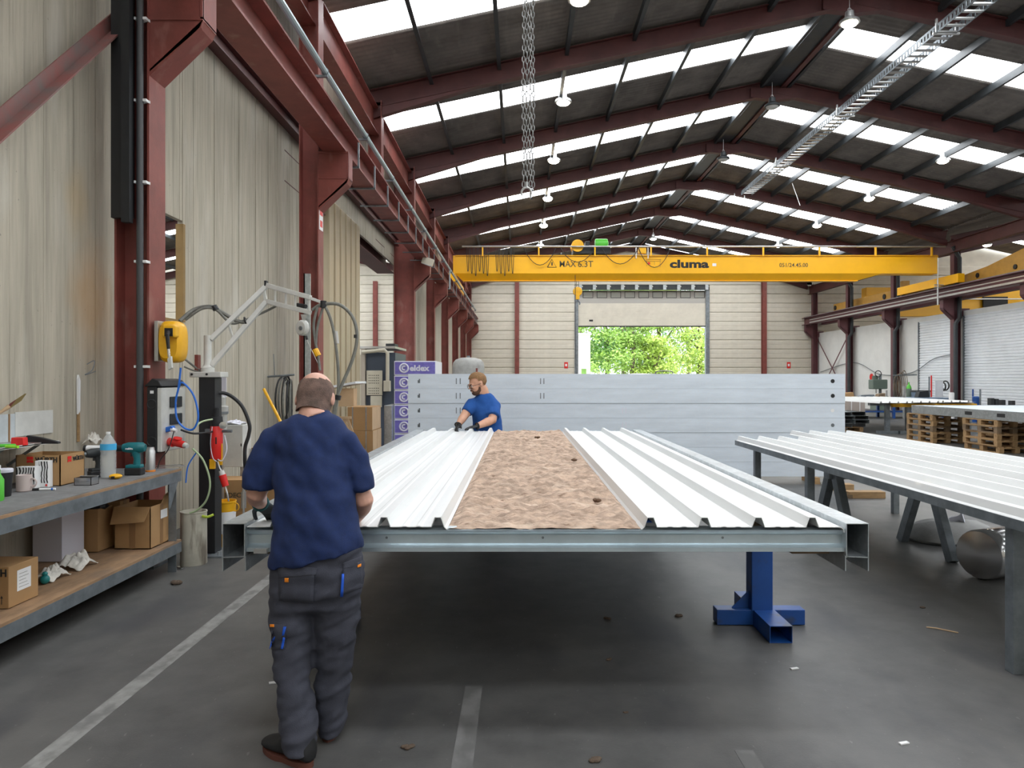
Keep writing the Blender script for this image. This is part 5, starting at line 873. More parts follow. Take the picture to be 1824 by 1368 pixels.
# blue work tables along the right wall
bw = thing('blue_work_table', 'long blue steel work table in front of the white partition', 'table', (15, 30, 0))
bx('table_top', M('blue_grey_top', (.22, .30, .40), .5, var=.2), bw, 13.4, 17.9, 29.5, 31.0, .78, .86)
for x in (13.6, 15.6, 17.7):
    for yy in (29.6, 30.9): bx('leg', mt['blue'], bw, x-.05, x+.05, yy-.05, yy+.05, 0, .78)
bx('shelf', mt['blue'], bw, 13.5, 17.8, 29.6, 30.9, .25, .3); bx('upright', mt['alu'], bw, rx(1578, 29.4), rx(1581, 29.4), 29.4, 29.45, 0, rzz(695, 29.4)); bx('upright', mt['alu'], bw, rx(1609, 29.4), rx(1613, 29.4), 29.4, 29.45, 0, rzz(688, 29.4))
for i, (a, w, h, m, lb) in enumerate(((13.7, .5, .22, 'card', 'brown block'), (14.4, .7, .12, 'zincdark', 'grey flat part'), (15.2, .4, .18, 'woodgrey', 'wooden block'), (16.9, .5, .3, 'black', 'black tool case'))):
    tag(MB().prism([(0, 0), (w, 0), (w*.92, h), (w*.15, h*.8)], (a, 30.1, .862), (a, 30.4, .862), (1, 0, 0), (0, 0, 1)).build('workpiece', mt[m], None, 0, .01), '%s lying on the long blue work table' % lb, 'workpiece')
# drill press
dp = thing('drill_press', 'grey green drill press standing by the third right column', 'drill press', (rx(1566, 35), 35, 0)); x = rx(1566, 35); gg = M('grey_green_enamel', (.12, .16, .13), .5)
bx('base', gg, dp, x-.3, x+.3, 34.7, 35.3, 0, .8); MB().cyl((x+.1, 35.1, .8), (x+.1, 35.1, 1.9), .07, n=14).build('column', mt['zincdark'], dp); bx('head', gg, dp, x-.42, x+.3, 34.75, 35.25, 1.15, 1.62, .04); MB().lathe([(.14, 1.62), (.14, 1.78), (.08, 1.82)], (x-.2, 35, 0), n=14).build('pulley_cover', gg, dp); MB().cyl((x-.2, 34.9, .95), (x-.2, 34.9, 1.15), .03, n=8).build('spindle', mt['chrome'], dp); MB().torus((x-.2, 34.7, 1.9), (0, 1, 0), .15, .02, 14, 6).build('hand_wheel', mt['black'], dp)
# hanging slings, cylinder, bin, tools along the partition
sg = thing('sling_bundle', 'bundle of brown lifting slings hanging beside the third right column', 'slings', (18.6, 34.6, .5))
for k in range(6): MB().torus((18.35+.08*k, 34.6, 1.25+.02*(k % 2)), (.3, 1, .1*k), .12+.01*k, .025, 18, 6, ell=((0, 0, 1), (4.6, 1))).build('sling', mt['woodgrey'] if k % 2 else M('sling_grey_%d' % k, (.24, .21, .17), .9), sg)
MB().cyl((18.2, 34.6, 1.82), (19.37, 34.6, 1.85), .03, n=8).build('peg', mt['zincdark'], sg)
Yg = 32.6; x = rx(1619, Yg); gc_ = thing('gas_cylinder', 'dark gas cylinder with a green shoulder by the partition', 'gas cylinder', (x, Yg, 0)); MB().lathe([(.11, 0), (.115, .02), (.115, 1.15), (.11, 1.2)], (x, Yg, 0), n=18).build('cylinder_body', gg, gc_); MB().lathe([(.112, 1.18), (.1, 1.28), (.06, 1.36), (.03, 1.4), (.03, 1.5), (.001, 1.5)], (x, Yg, 0), n=18).build('shoulder', mt['green_p'], gc_)
Yb = 31.8; x = rx(1640, Yb); bb = thing('waste_bin', 'blue grey wheeled bin beside the gas cylinder', 'bin', (x, Yb, 0)); MB().prism([(-.24, 0), (.24, 0), (.3, 1.0), (-.3, 1.0)], (x, Yb-.25, .06), (x, Yb+.25, .06), (1, 0, 0), (0, 0, 1)).build('bin_body', M('slate_plastic', (.10, .15, .22), .5), bb, 0, .02); MB().box(x-.32, x+.32, Yb-.3, Yb+.3, 1.06, 1.14).build('lid', mt['dark'], bb, 0, .02)
for s in (-1, 1): MB().cyl((x+s*.2-.03, Yb+.2, .07), (x+s*.2+.03, Yb+.2, .07), .07, n=12).build('wheel', mt['rubber'], bb)
for i, (px, Yt, zt_, r, m, lb) in enumerate(((1655, 31.4, 1.75, .03, 'zincdark', 'grey bar leaning by the partition'), (1659, 31, 1.8, .03, 'red_p', 'red pipe wrench handle leaning by the partition'), (1695, 28.6, 1.1, .1, 'paper', 'white roll standing at the second right column'), (1733, 27.3, 1.25, .03, 'blue_p', 'thin blue post before the near shutter'), (1746, 27.3, 1.25, .03, 'zincdark', 'thin grey post before the near shutter'), (1738, 27.0, .98, .12, 'blue_p', 'small dark blue drum before the near shutter'))):
    x = rx(px, Yt); tag(MB().lathe([(r, 0), (r, zt_*.97), (r*.8, zt_), (.001, zt_)], (x, Yt, 0), n=14).build('upright_item', mt[m] if m != 'blue_p' else mt['blue'], None), lb, 'bar' if r < .05 else 'roll')
hcl = tag(MB().torus((18.9, 31.5, 1.35), (1, .2, 0), .2, .03, 20, 6).torus((18.88, 31.6, 1.3), (1, -.1, 0), .17, .03, 20, 6).build('hose_coil', mt['rubber'], None), 'coiled black hose on the second right column', 'hose')
gp = tag(bx('panel_board', mt['shutter'], None, rx(1666, 31.2), rx(1680, 31.2), 31.2, 31.25, 0, 1.55), 'pale grey board standing at the second right column', 'board')
for i, px in enumerate((1765, 1773, 1785, 1802)):
    x = rx(px, 25.6); tag(MB().box(x-.06, x+.06, 25.5, 25.7, 0, .95-.03*i).box(x-.1, x+.1, 25.45, 25.75, 0, .03).build('support_post', mt['purlin'], None, 0), 'short dark support post near the picture edge, %s from the left' % ['first', 'second', 'third', 'fourth'][i], 'post', 'short dark support posts')
tag(MB().tube(spline([(19.3, 45.5, 2.1), (19.3, 41, 2.6), (19.3, 38, 1.9), (19.3, 35, 1.95), (19.3, 33, 2.6), (19.3, 31.2, 2.75)], 10), .02, 6).build('sagging_cable', mt['zincdark'], None), 'thin grey cable sagging along the white partition', 'cable')
tag(MB().lathe([(.001, 0), (.2, .01), (.2, .03), (.001, .04)], (19.36, 39, 1.75), (-1, 0, 0), 16).build('round_sign', mt['red_p'], None), 'small round red sign on the white partition', 'sign')
for x, lb in ((3.05, 'left of the open door'), (17.55, 'right of the open door')):
    t = thing('fire_sign', 'small red and white fire sign on the cream wall %s' % lb, 'sign', (x, YF-.05, 2.5)); bx('sign_plate', mt['red_p'], t, x-.12, x+.12, YF-.05, YF-.04, 2.35, 2.75); bx('pictogram', mt['paper'], t, x-.06, x+.06, YF-.053, YF-.05, 2.48, 2.64)
# under the right table
gd = thing('steel_drum', 'shiny galvanised drum lying under the right table edge', 'drum', (3.95, 5.85, 0)); MB().lathe([(.02, -.02), (.19, 0), (.2, .02), (.2, .12), (.195, .125), (.2, .13), (.2, .30), (.195, .305), (.2, .31), (.2, .5), (.19, .52), (.02, .5)], (3.72, 5.75, .2), (.9, .4, 0), 28).build('drum_shell', mt['chrome'], gd)
ws = thing('sack', 'slumped white woven sack on the floor under the right table', 'sack', (4.3, 7.1, 0)); mb = MB(); rs_ = []
for k, (h, s) in enumerate(((0, .98), (.03, 1.06), (.09, 1.02), (.15, .85), (.19, .6), (.2, .3))): rs_.append([V((4.36+.42*s*math.cos(a)*(1+.12*noise.noise(V((math.cos(a)*2, math.sin(a)*2, k*.7)))), 7.15+.3*s*math.sin(a)*(1+.15*noise.noise(V((math.cos(a)*2, math.sin(a)*2, k*.7+5)))), h+.02*noise.noise(V((math.cos(a)*3, math.sin(a)*3, k)))*(k > 0))) for a in (2*math.pi*j/30 for j in range(30))])
mb.rings(rs_).build('sack_body', M('grey_white_sack', (.40, .40, .39), .8, var=.2, vs=6, bump=.4, bs=9), ws, 60); MB().tube([(4.36, 7.15, .19), (4.4, 7.1, .23), (4.43, 7.08, .24)], [.05, .03, .06], 10).build('tied_neck', mt['film'], ws)
for i, (px, py, w, lb) in enumerate(((1502, 874, .32, 'left'), (1545, 888, .5, 'right'))):
    c = G(px, py); t = thing('timber_block', 'short timber block on the floor beyond the right table, %s one' % lb, 'timber', c); bx('block_body', mt['wood'], t, c.x-w/2, c.x+w/2, c.y, c.y+.16, 0, .09, .004); bx('end_notch', mt['woodgrey'], t, c.x-w/2-.002, c.x-w/2+.05, c.y-.002, c.y+.04, 0, .05)
# ---------------------------------------------------------------- debris on the floor
dbr = M('brown_wool_scrap', (.12, .085, .06), .95, bump=.6, bs=80)
for i, (px, py, w, lb) in enumerate(((318, 1041, .065, 'by the workbench end'), (1087, 1176, .025, 'under the frame centre right'), (1210, 1098, .03, 'left of the blue stand'), (726, 1333, .03, 'at the bottom right of the near worker'), (1081, 1103, .03, 'in the shade under the frame'), (1644, 1083, .022, 'in the shade of the right table'), (1058, 1357, .035, 'at the bottom picture edge'), (1115, 1270, .014, 'between the floor lines'))):
    c = G(px, py); mb = MB()
    for k in range(6): mb.ell(c+V((random.uniform(-w, w)*.6, random.uniform(-w, w)*.35, w*.22)), (w*.5, w*.1, 0), (-w*.1, w*.35, 0), (0, 0, w*.26), 8, 6)
    tag(mb.build('wool_scrap', dbr, None, 60), 'brown wool scrap on the floor %s' % lb, 'scrap', 'wool scraps on the floor')
tag(MB().tube([G(1650, 1117, .004), G(1668, 1119, .006), G(1707, 1127, .004)], .004, 6).build('wood_splinter', mt['cardlight'], None), 'pale wood splinter on the floor beside the right table', 'splinter')
for i, (px, py, lb) in enumerate(((1610, 1325, 'at the lower right'), (487, 1217, 'left of the near worker'), (1415, 1192, 'below the blue stand'))):
    c = G(px, py); tag(MB().obox(c+V((0, 0, .004)), (.022, .006, 0), (-.003, .008, 0), (0, 0, .003)).build('paper_scrap', mt['paper'], None, 0), 'tiny white scrap on the floor %s' % lb, 'scrap')
tag(MB().obox(G(322, 1013)+V((0, 0, .01)), (.03, -.02, 0), (.01, .012, 0), (0, 0, .006)).build('foil_scrap', mt['chrome'], None, 0), 'shiny foil scrap at the foot of the workbench', 'scrap')
# ---------------------------------------------------------------- outside the open door
struct(bx('ground', M('pale_yard', (.55, .53, .48), .8, var=.2, vs=.6), None, -30, 60, YF+.4, 110, -.22, -.02), 'pale yard ground outside the open door')
bank = MB(); n = 40; vs = []
for j in range(13):
    for i in range(n+1): x = -25+i*75/n; y = 62+j*3.2; vs.append((x, y, -.02+1.9*min(1, j/3)+.25*noise.noise(V((x*.3, y*.3, 0)))*(j > 0)))
bank.add(vs, [(j*(n+1)+i, j*(n+1)+i+1, (j+1)*(n+1)+i+1, (j+1)*(n+1)+i) for j in range(12) for i in range(n)])
bo = bank.build('embankment', M('dry_grass_bank', (.30, .30, .12), .9, col2=(.16, .24, .05), vs=1.5), None, 60); struct(bo, 'grassy embankment behind the yard')
leafm = [M('leaf_green_%d' % k, c, .5, var=.3, vs=1) for k, c in enumerate(((.38, .60, .12), (.24, .50, .12), (.50, .68, .13), (.20, .44, .18)))]
for m in leafm: m.node_tree.nodes['Principled BSDF'].inputs['Subsurface Weight'].default_value = 0
barkm = M('grey_bark', (.22, .18, .14), .9, var=.4, vs=6)
tl = ['pale green tree behind the white shed', 'broad leafy tree left of the middle outside the door', 'thick trunked tree in the middle outside the door', 'light green tree right of the middle outside the door', 'leafy tree at the right side of the door opening', 'dark tree far behind on the left outside', 'dark tree far behind in the middle outside', 'dark tree far behind on the right outside', 'young tree low on the bank outside']
for i, (x, y, h, r) in enumerate(((5.5, 66, 9, 3.2), (8.5, 69, 10, 3.2), (10.2, 64, 9.5, 3.0), (13.2, 67, 10, 3.4), (16.5, 65, 9, 3.2), (6, 80, 14, 5), (12, 82, 14, 5), (19, 80, 13, 5), (12.2, 63.5, 4.2, 1.8))):
    t = thing('tree', tl[i], 'tree', (x, y, 1.5)); MB().tube([(x, y, 1.3), (x+.1, y, 1.5+h*.3), (x-.1, y, 1.5+h*.6)], [.32 if i == 2 else .2, .22, .08], 9).build('trunk', barkm, t)
    for k in range(4): a = k*1.6+i; MB().tube([(x, y, 1.5+h*.3), (x+math.cos(a)*r*.4, y+math.sin(a)*r*.4, 1.5+h*.5), (x+math.cos(a)*r*.7, y+math.sin(a)*r*.7, 1.5+h*.66)], [.1, .06, .02], 6).build('branch', barkm, t)
    random.seed(40+i); vs, fs = [], []
    cl_ = [(V((random.gauss(0, .5), random.gauss(0, .5), random.uniform(-1.0, .8)))) for _ in range(34)]
    for k in range(5200 if i < 5 else 3200):
        c0 = random.choice(cl_); p = V((x+c0.x*r+random.gauss(0, .22)*r, y+c0.y*r+random.gauss(0, .22)*r, 1.5+h*.55+c0.z*h*.46+random.gauss(0, .10)*r)); s_ = random.uniform(.10, .2)*(1.4 if i >= 5 and i < 8 else 1)
        u = V((random.gauss(0, 1), random.gauss(0, 1), random.gauss(0, 1))).normalized(); w = u.orthogonal().normalized(); b0 = len(vs)
        vs += [p-u*s_, p+w*s_*.55, p+u*s_, p-w*s_*.55]; fs.append((b0, b0+1, b0+2, b0+3))
    mb = MB(); mb.add(vs, fs); o = mb.build('crown', leafm[3] if i in (5, 6, 7) else leafm[(0, 1, 0, 2, 2, 3, 3, 3, 2)[i]], t, 0); o['kind'] = 'stuff'
wsd = thing('shed', 'white shed wall outside at the left side of the door opening', 'shed', (2.6, 52, 0)); bx('shed_wall', mt['white'], wsd, -2, 5.2, 52, 58, 0, 4.9); MB().prism([(-2.2, 4.9), (5.3, 4.9), (5.3, 5.0), (-2.2, 5.25)], (0, 51.9, 0), (0, 58.2, 0), (1, 0, 0), (0, 0, 1)).build('shed_roof', mt['shutter'], wsd, 0); bx('shed_window', leafm[1], wsd, 4.55, 4.9, 51.97, 52, 1.6, 2.4)
vn = thing('van', 'white van outside with only its dark roof bars above the beam wall', 'van', (10.5, 52, 0)); 
MB().prism([(-2.4, .35), (2.4, .35), (2.4, 1.1), (1.6, 1.3), (.9, 2.0), (-2.3, 2.05), (-2.4, 1.9)], (0, 51, 0), (0, 53, 0), (1, 0, 0), (0, 0, 1)).build('van_body', mt['white'], vn, 0, .08)
for v in vn.children[0].data.vertices: v.co.x += 0
vn.children[0].location.x = 10.5
for dx in (-1.5, 1.5):
    for yy in (51.0, 52.85): MB().cyl((10.5+dx, yy, .35), (10.5+dx, yy+.2, .35), .35, n=18).build('wheel', mt['rubber'], vn)
bx('side_window', mt['dark'], vn, 9.0, 11.0, 50.98, 51.0, 1.35, 1.8)
MB().tube(spline([(9.8, 51.2, 2.05), (10.0, 51.2, 2.22), (10.9, 51.2, 2.22), (11.1, 51.2, 2.05)], 5), .04, 6).build('roof_bar', mt['rubber'], vn)
# ---------------------------------------------------------------- people
from mathutils.bvhtree import BVHTree
def fuse(mb, voxel, smooth=6, fac=.5):
    me = mb.mesh('raw', mt['white'], V((0, 0, 0)), 0); o = bpy.data.objects.new('raw', me); C.objects.link(o)
    r = o.modifiers.new('r', 'REMESH'); r.mode = 'VOXEL'; r.voxel_size = voxel
    if smooth: s = o.modifiers.new('s', 'SMOOTH'); s.factor = fac; s.iterations = smooth
    dg = bpy.context.evaluated_depsgraph_get(); out = bpy.data.meshes.new_from_object(o.evaluated_get(dg)); bpy.data.objects.remove(o); out.materials.clear()
    out.polygons.foreach_set('use_smooth', [True]*len(out.polygons)); return out
def place(name, me, mat, parent, fold=None):
    if fold:
        ns = [V(v.normal) for v in me.vertices]
        for v, n in zip(me.vertices, ns): v.co += n*fold(v.co)
    off = wloc(parent)
    for v in me.vertices: v.co -= off
    me.materials.append(mat); return link(name, me, parent)
def pring(xl, yl, xr, yr, Y, ry, n=24, yb=None):        # ring whose left and right edge lie on two sight lines at depth Y
    a, b = P(xl, yl, Y), P(xr, yr, Y); c, h = (a+b)/2, (b-a)/2
    return [c+h*math.copysign(abs(math.cos(t))**.85, math.cos(t))+V((0, ry*math.sin(t), 0)) for t in (2*math.pi*k/n for k in range(n))]
def head_frame(c, fwd, up):
    f = V(fwd).normalized(); u = V(up); u = (u-f*u.dot(f)).normalized(); r = f.cross(u).normalized(); return lambda x, y, z: V(c)+r*x+f*y+u*z, r, f, u
def add_head(mb, hf, s=1):
    L, r, f, u = hf
    def e(c, a, b, d): mb.ell(L(*(k*s for k in c)), r*a*s, f*b*s, u*d*s, 20, 14)
    e((0, -.008, .03), .077, .098, .088); e((0, .026, -.03), .064, .07, .086); e((0, .052, -.083), .042, .036, .03); e((0, .03, -.06), .056, .05, .045)
    e((0, .082, .014), .052, .022, .014); e((0, .098, -.004), .011, .018, .026); e((0, .108, -.024), .015, .016, .011); e((0, .088, -.058), .025, .014, .008); e((0, .086, -.068), .022, .014, .008)
    for q in (-1, 1): e((q*.08, -.006, -.008), .009, .021, .033); e((q*.036, .078, -.022), .022, .02, .016)
def hair_cap(hf, s, pred, k=1.045, lift=lambda x, y, z: 0, low=1.0):
    L, r, f, u = hf; mb = MB(); n, m = 48, 34; vs, idx, fs = [], {}, []
    for i in range(m+1):
        for j in range(n):
            p, t = math.pi*i/m, 2*math.pi*j/n; sp = math.sin(p) if p < math.pi/2 or low == 1 else max(math.sin(p), .87); x, y, z = .077*sp*math.cos(t), .098*sp*math.sin(t), .088*math.cos(p)*(low if p > math.pi/2 else 1)
            q = 1.04 if z < -.02 else 1
            e = k+lift(x, y, z)+.02*noise.noise(V((x*60, y*60, z*60))); vs.append((L(x*e*s*q, (y*e-.008)*s, (z*e+.03)*s), pred(x, y-.008, z+.03)))
    for i in range(m):
        for j in range(n):
            a = (i*n+j, i*n+(j+1) % n, (i+1)*n+(j+1) % n, (i+1)*n+j)
            if sum(vs[q][1] for q in a) >= 3: fs.append(a)
    mb.add([v[0] for v in vs], fs); return mb
def add_hand(mb, w, d, nrm, side, s=1, curl=.5, spread=.1):   # wrist, pointing direction, palm normal, which side the thumb leaves
    d = V(d).normalized(); nrm = V(nrm); nrm = (nrm-d*nrm.dot(d)).normalized(); sd = d.cross(nrm).normalized()*side; w = V(w)
    mb.rings([[w+d*h*s+sd*(o+a*math.cos(t))*s+nrm*b*math.sin(t)*s for t in (2*math.pi*k/14 for k in range(14))] for h, a, b, o in ((-.05, .031, .024, 0), (0, .03, .021, 0), (.03, .039, .018, .002), (.06, .044, .016, .002), (.085, .042, .014, .001), (.095, .036, .010, 0))])
    for k, (o, ln) in enumerate(((.031, .072), (.011, .081), (-.010, .075), (-.030, .058))):
        p = w+d*.085*s+sd*o*s; dd = (d+sd*(o*spread*30*.1)).normalized(); pts = [p-d*.02*s, p]; ang = 0
        for q, fr in enumerate((.45, .32, .23)):
            ang += curl*(.55+.15*q); p = p+(dd*math.cos(ang)+nrm*math.sin(ang))*ln*fr*s; pts.append(p)
        mb.tube(pts, [.0095*s, .0098*s, .009*s, .0085*s, .0065*s], 9)
    p = w+d*.028*s+sd*.03*s; p2 = p+(d*.6+sd*.75+nrm*.25).normalized()*.034*s; p3 = p2+(d*.9+sd*.3+nrm*.45).normalized()*.03*s; p4 = p3+(d+nrm*.5).normalized()*.022*s
    mb.tube([p-sd*.018*s, p, p2, p3, p4], [.013*s, .0135*s, .0115*s, .0105*s, .008*s], 9)
def shoe(parent, heel, toe, w, mat, solem, h=.12):
    heel, toe = V(heel), V(toe); d = toe-heel; L_ = d.length; d.normalize(); s = V((-d.y, d.x, 0)); rs = []
    def ring(t, hw, z0, z1, n=18): c = heel+d*t*L_; return [c+s*hw*math.cos(a)+V((0, 0, (z0+z1)/2+(z1-z0)/2*math.sin(a))) for a in (2*math.pi*k/n for k in range(n))]
    mb = MB(); mb.rings([ring(-.02, w*.5, .02, .07), ring(.02, w*.78, .018, h), ring(.2, w*.85, .018, h+.02), ring(.4, w*.85, .018, h), ring(.6, w*.98, .018, .085), ring(.82, w*.98, .018, .07), ring(.95, w*.75, .02, .058), ring(1.02, w*.35, .025, .045)])
    up = place('upper', fuse(mb, .008, 4), mat, parent); mb = MB(); out = []
    for a in (2*math.pi*k/30 for k in range(30)):
        t = .5+.53*math.cos(a); hw = w*(1.0 if t > .5 else .88)*(1-.12*math.exp(-((t-.42)/.15)**2)); out.append(heel+d*t*L_+s*hw*math.sin(a)*1.02)
    mb.rings([[p+V((0, 0, z)) for p in out] for z in (0, .008, .022)]); mb.build('sole', solem, parent)
    MB().tube([heel+d*L_*.45+s*w*.5+V((0, 0, h*.82)), heel+d*L_*.5+V((0, 0, h*.9)), heel+d*L_*.45-s*w*.5+V((0, 0, h*.82))], .004, 6).tube([heel+d*L_*.55+s*w*.5+V((0, 0, h*.68)), heel+d*L_*.58+V((0, 0, h*.75)), heel+d*L_*.55-s*w*.5+V((0, 0, h*.68))], .004, 6).build('laces', mt['rubber'], up)
def patch(me, off, quad, name, mat, parent, lift=.006, n=8, th=.003):     # cloth patch laid on the garment's surface
    bv = BVHTree.FromPolygons([v.co+off for v in me.vertices], [tuple(p.vertices) for p in me.polygons]); mb = MB(); o = V((0, 0, H)); vs = []; last = 3.0
    for j in range(n+1):
        for i in range(n+1):
            u, v = i/n, j/n; x = (quad[0][0]*(1-u)+quad[1][0]*u)*(1-v)+(quad[3][0]*(1-u)+quad[2][0]*u)*v; y = (quad[0][1]*(1-u)+quad[1][1]*u)*(1-v)+(quad[3][1]*(1-u)+quad[2][1]*u)*v
            d = (P(x, y, 1)-o).normalized(); h = bv.ray_cast(o, d); last = (h[0]-o).length if h[0] is not None else last; vs.append(o+d*(last-lift))
    mb.add(vs, [(j*(n+1)+i, j*(n+1)+i+1, (j+1)*(n+1)+i+1, (j+1)*(n+1)+i) for j in range(n) for i in range(n)]); return mb.build(name, mat, parent, 70, solid=th)
skin = M('skin', (.62, .34, .25), .5, var=.15, vs=20); skinf = M('skin_tanned', (.66, .36, .24), .5, var=.12, vs=20)
shirtm = M('navy_cotton', (.006, .020, .088), .9, var=.2, vs=30, bump=.15, bs=300); shirtf = M('royal_blue_cotton', (.012, .085, .33), .9, var=.15, vs=30, bump=.15, bs=300)
trm = layer(M('charcoal_work_cloth', (.056, .059, .08), .9, var=.3, vs=8, bump=.2, bs=250), (.10, .10, .115), 3, (1, 1, .6), .55, .75, 6, .5); glv = M('dark_grey_glove', (.035, .042, .048), .8, var=.3, vs=30)
bootm = M('black_boot_leather', (.016, .016, .017), .6, var=.3); solem = M('red_brown_sole', (.11, .035, .022), .7)
bluet = M('blue_trim', (.01, .09, .55), .7); oran = M('orange_tab', (.85, .25, .01), .6)
# ---- near worker, seen from behind, leaning over the sheet
n1 = thing('person', 'person in navy T-shirt and charcoal work trousers leaning over the near sheet, back turned', 'person', (-.9, 3.1, 0))
hf = head_frame(P(562, 711, 3.25), (-.02, .86, -.52), (0, .5, .87)); Lh = hf[0]
body = MB(); add_head(body, hf, 1.02)
body.tube([Lh(0, -.02, -.02), Lh(0, -.03, -.09), P(562, 752, 3.16)], [.056, .056, .075], 18)
body.rings([pring(530, 758, 596, 758, 3.17, .05), pring(506, 785, 612, 785, 3.16, .085), pring(500, 860, 618, 860, 3.1, .09), pring(502, 950, 630, 950, 3.05, .09), pring(495, 1030, 636, 1030, 3.06, .1), pring(495, 1060, 634, 1060, 3.06, .09)])
Ls, Le, Lw = P(497, 795, 3.16), P(455, 882, 3.13), P(464, 896, 3.34); Rs, Re, Rw = P(612, 798, 3.16), P(649, 893, 3.14), P(632, 925, 3.42)
body.tube([Ls, Ls+(Le-Ls)*.5, Le, Le+(Lw-Le)*.25, Lw], [.048, .048, .043, .044, .03], 16); body.tube([Rs, Rs+(Re-Rs)*.5, Re, Re+(Rw-Re)*.25, Rw], [.046, .044, .043, .045, .03], 16)
legL = [(496, 548, 1060, 3.07), (500, 545, 1180, 3.07), (512, 552, 1280, 3.03), (515, 552, 1340, 3.0)]; legR = [(574, 628, 1060, 3.08), (572, 618, 1180, 3.16), (575, 606, 1270, 3.21), (576, 604, 1300, 3.22)]
for lg in (legL, legR): body.rings([pring(a, y, b, y, Y, (b-a)*Y/F*.5) for a, b, y, Y in lg])
place('body', fuse(body, .008, 4), skin, n1)
hm = M('cropped_brown_hair', (.085, .055, .042), .85, col2=(.22, .135, .105), vs=16, bump=.5, bs=200)
hair_cap(hf, 1.02, lambda x, y, z: z < .066+.35*min(0, y+.06)+.0*x and z > -.088+.5*max(0, y+.05) and y < .03, 1.03, low=1.45).build('hair', hm, n1, 80)
for q in (-1, 1): MB().ell(Lh(q*.035, .085, -.012), (.012, 0, 0), (0, .012, 0), (0, 0, .012), 10, 8).build('eye', mt['paper'], n1)
shirt = MB()
shirt.rings([pring(541, 728, 585, 730, 3.18, .064), pring(537, 734, 589, 737, 3.175, .068), pring(518, 742, 604, 746, 3.17, .088), pring(497, 757, 615, 762, 3.165, .108), pring(488, 790, 626, 797, 3.15, .128), pring(489, 850, 627, 852, 3.11, .135), pring(490, 910, 631, 906, 3.07, .13), pring(487, 955, 641, 942, 3.05, .135), pring(484, 990, 647, 965, 3.04, .142), pring(482, 1010, 649, 976, 3.04, .145)])
shirt.tube([P(520, 775, 3.165), P(494, 785, 3.16), P(473, 818, 3.14), P(463, 850, 3.12), P(460, 872, 3.12)], [.06, .074, .075, .069, .070], 18)
shirt.tube([P(592, 780, 3.165), P(614, 790, 3.16), P(634, 818, 3.14), P(645, 850, 3.12), P(647, 872, 3.12)], [.06, .07, .064, .055, .053], 18)
def fold1(c):
    return .016*noise.noise(V((c.x*7+c.z*6, c.y*5, c.z*5-c.x*4)))+.010*noise.noise(V((c.x*16+c.z*14, c.y*8, c.z*9-c.x*8+3)))+.006*max(0, 1.2-c.z)*noise.noise(V((c.x*5, c.y*5, c.z*24)))*2
so = place('shirt', fuse(shirt, .009, 7), shirtm, n1, fold1)
tr_ = MB(); tr_.rings([pring(490, 975, 643, 968, 3.05, .125), pring(484, 1010, 647, 1005, 3.05, .135), pring(482, 1045, 645, 1045, 3.06, .138), pring(484, 1075, 640, 1075, 3.07, .12), pring(495, 1088, 630, 1088, 3.08, .06)])
tr_.rings([pring(a, y, b, y, Y, r) for a, b, y, Y, r in ((484, 562, 1040, 3.06, .12), (481, 561, 1085, 3.065, .108), (484, 557, 1130, 3.07, .10), (490, 553, 1185, 3.06, .088), (495, 553, 1235, 3.04, .086), (501, 562, 1285, 3.02, .088), (503, 564, 1310, 3.01, .082), (507, 562, 1338, 3.0, .075))])
tr_.rings([pring(a, y, b, y, Y, r) for a, b, y, Y, r in ((560, 645, 1040, 3.07, .12), (562, 640, 1085, 3.10, .108), (562, 633, 1130, 3.13, .10), (562, 626, 1185, 3.16, .088), (565, 622, 1235, 3.19, .086), (566, 618, 1270, 3.21, .084), (567, 613, 1302, 3.22, .08))])
def fold2(c): return .012*noise.noise(V((c.x*5+c.z*3, c.y*5, c.z*17)))+.009*noise.noise(V((c.x*12, c.y*10, c.z*30-c.x*12)))
to = place('trousers', fuse(tr_, .009, 6), trm, n1, fold2); off = wloc(n1)
for quad, nm, m in (([(496, 1022), (560, 1016), (558, 1074), (497, 1070)], 'back_pocket', trm), ([(495, 1005), (566, 1012), (562, 1024), (496, 1030)], 'pocket_flap', trm), ([(612, 1010), (646, 998), (646, 1046), (606, 1062)], 'back_pocket', trm), ([(610, 1004), (644, 990), (645, 1008), (612, 1013)], 'pocket_flap', trm), ([(483, 1112), (508, 1112), (508, 1155), (484, 1157)], 'thigh_pocket', trm)):
    patch(to.data, off, quad, nm, m, to, .008)
for quad, nm, m in (([(507, 1030), (514, 1030), (514, 1037), (507, 1037)], 'orange_tab', oran), ([(481, 1112), (488, 1112), (488, 1117), (481, 1117)], 'orange_tab', oran), ([(637, 1007), (643, 1004), (643, 1009), (637, 1011)], 'orange_tab', oran), ([(609, 1022), (613, 1022), (611, 1063), (606, 1063)], 'blue_trim', bluet), ([(505, 1116), (510, 1116), (506, 1132), (502, 1132)], 'blue_trim', bluet), ([(504, 1135), (508, 1137), (504, 1156), (500, 1156)], 'blue_trim', bluet), ([(484, 1140), (489, 1134), (489, 1138), (480, 1156)], 'blue_trim', bluet)):
    patch(to.data, off, quad, nm, m, to, .015, 4)
g = MB(); add_hand(g, Lw, P(486, 915, 3.44)-Lw, (.25, .35, -1), 1, 1.0, .35); go = place('glove', fuse(g, .0045, 3), glv, n1)
MB().torus(Lw-(Lw-Le).normalized()*.0, (Lw-Le), .034, .006, 20, 6).build('cuff', M('teal_cuff', (.02, .10, .11), .8), go)
g = MB(); add_hand(g, Rw, V((-.3, 1, -.45)), (-.3, .2, -1), -1, 1.02, .5); place('glove', fuse(g, .0045, 3), glv, n1)
s1 = bpy.data.objects.new('shoe', None); C.objects.link(s1); s1.parent = n1; shoe(s1, (-.872, 2.968, 0), (-1.115, 3.13, 0), .056, bootm, solem)
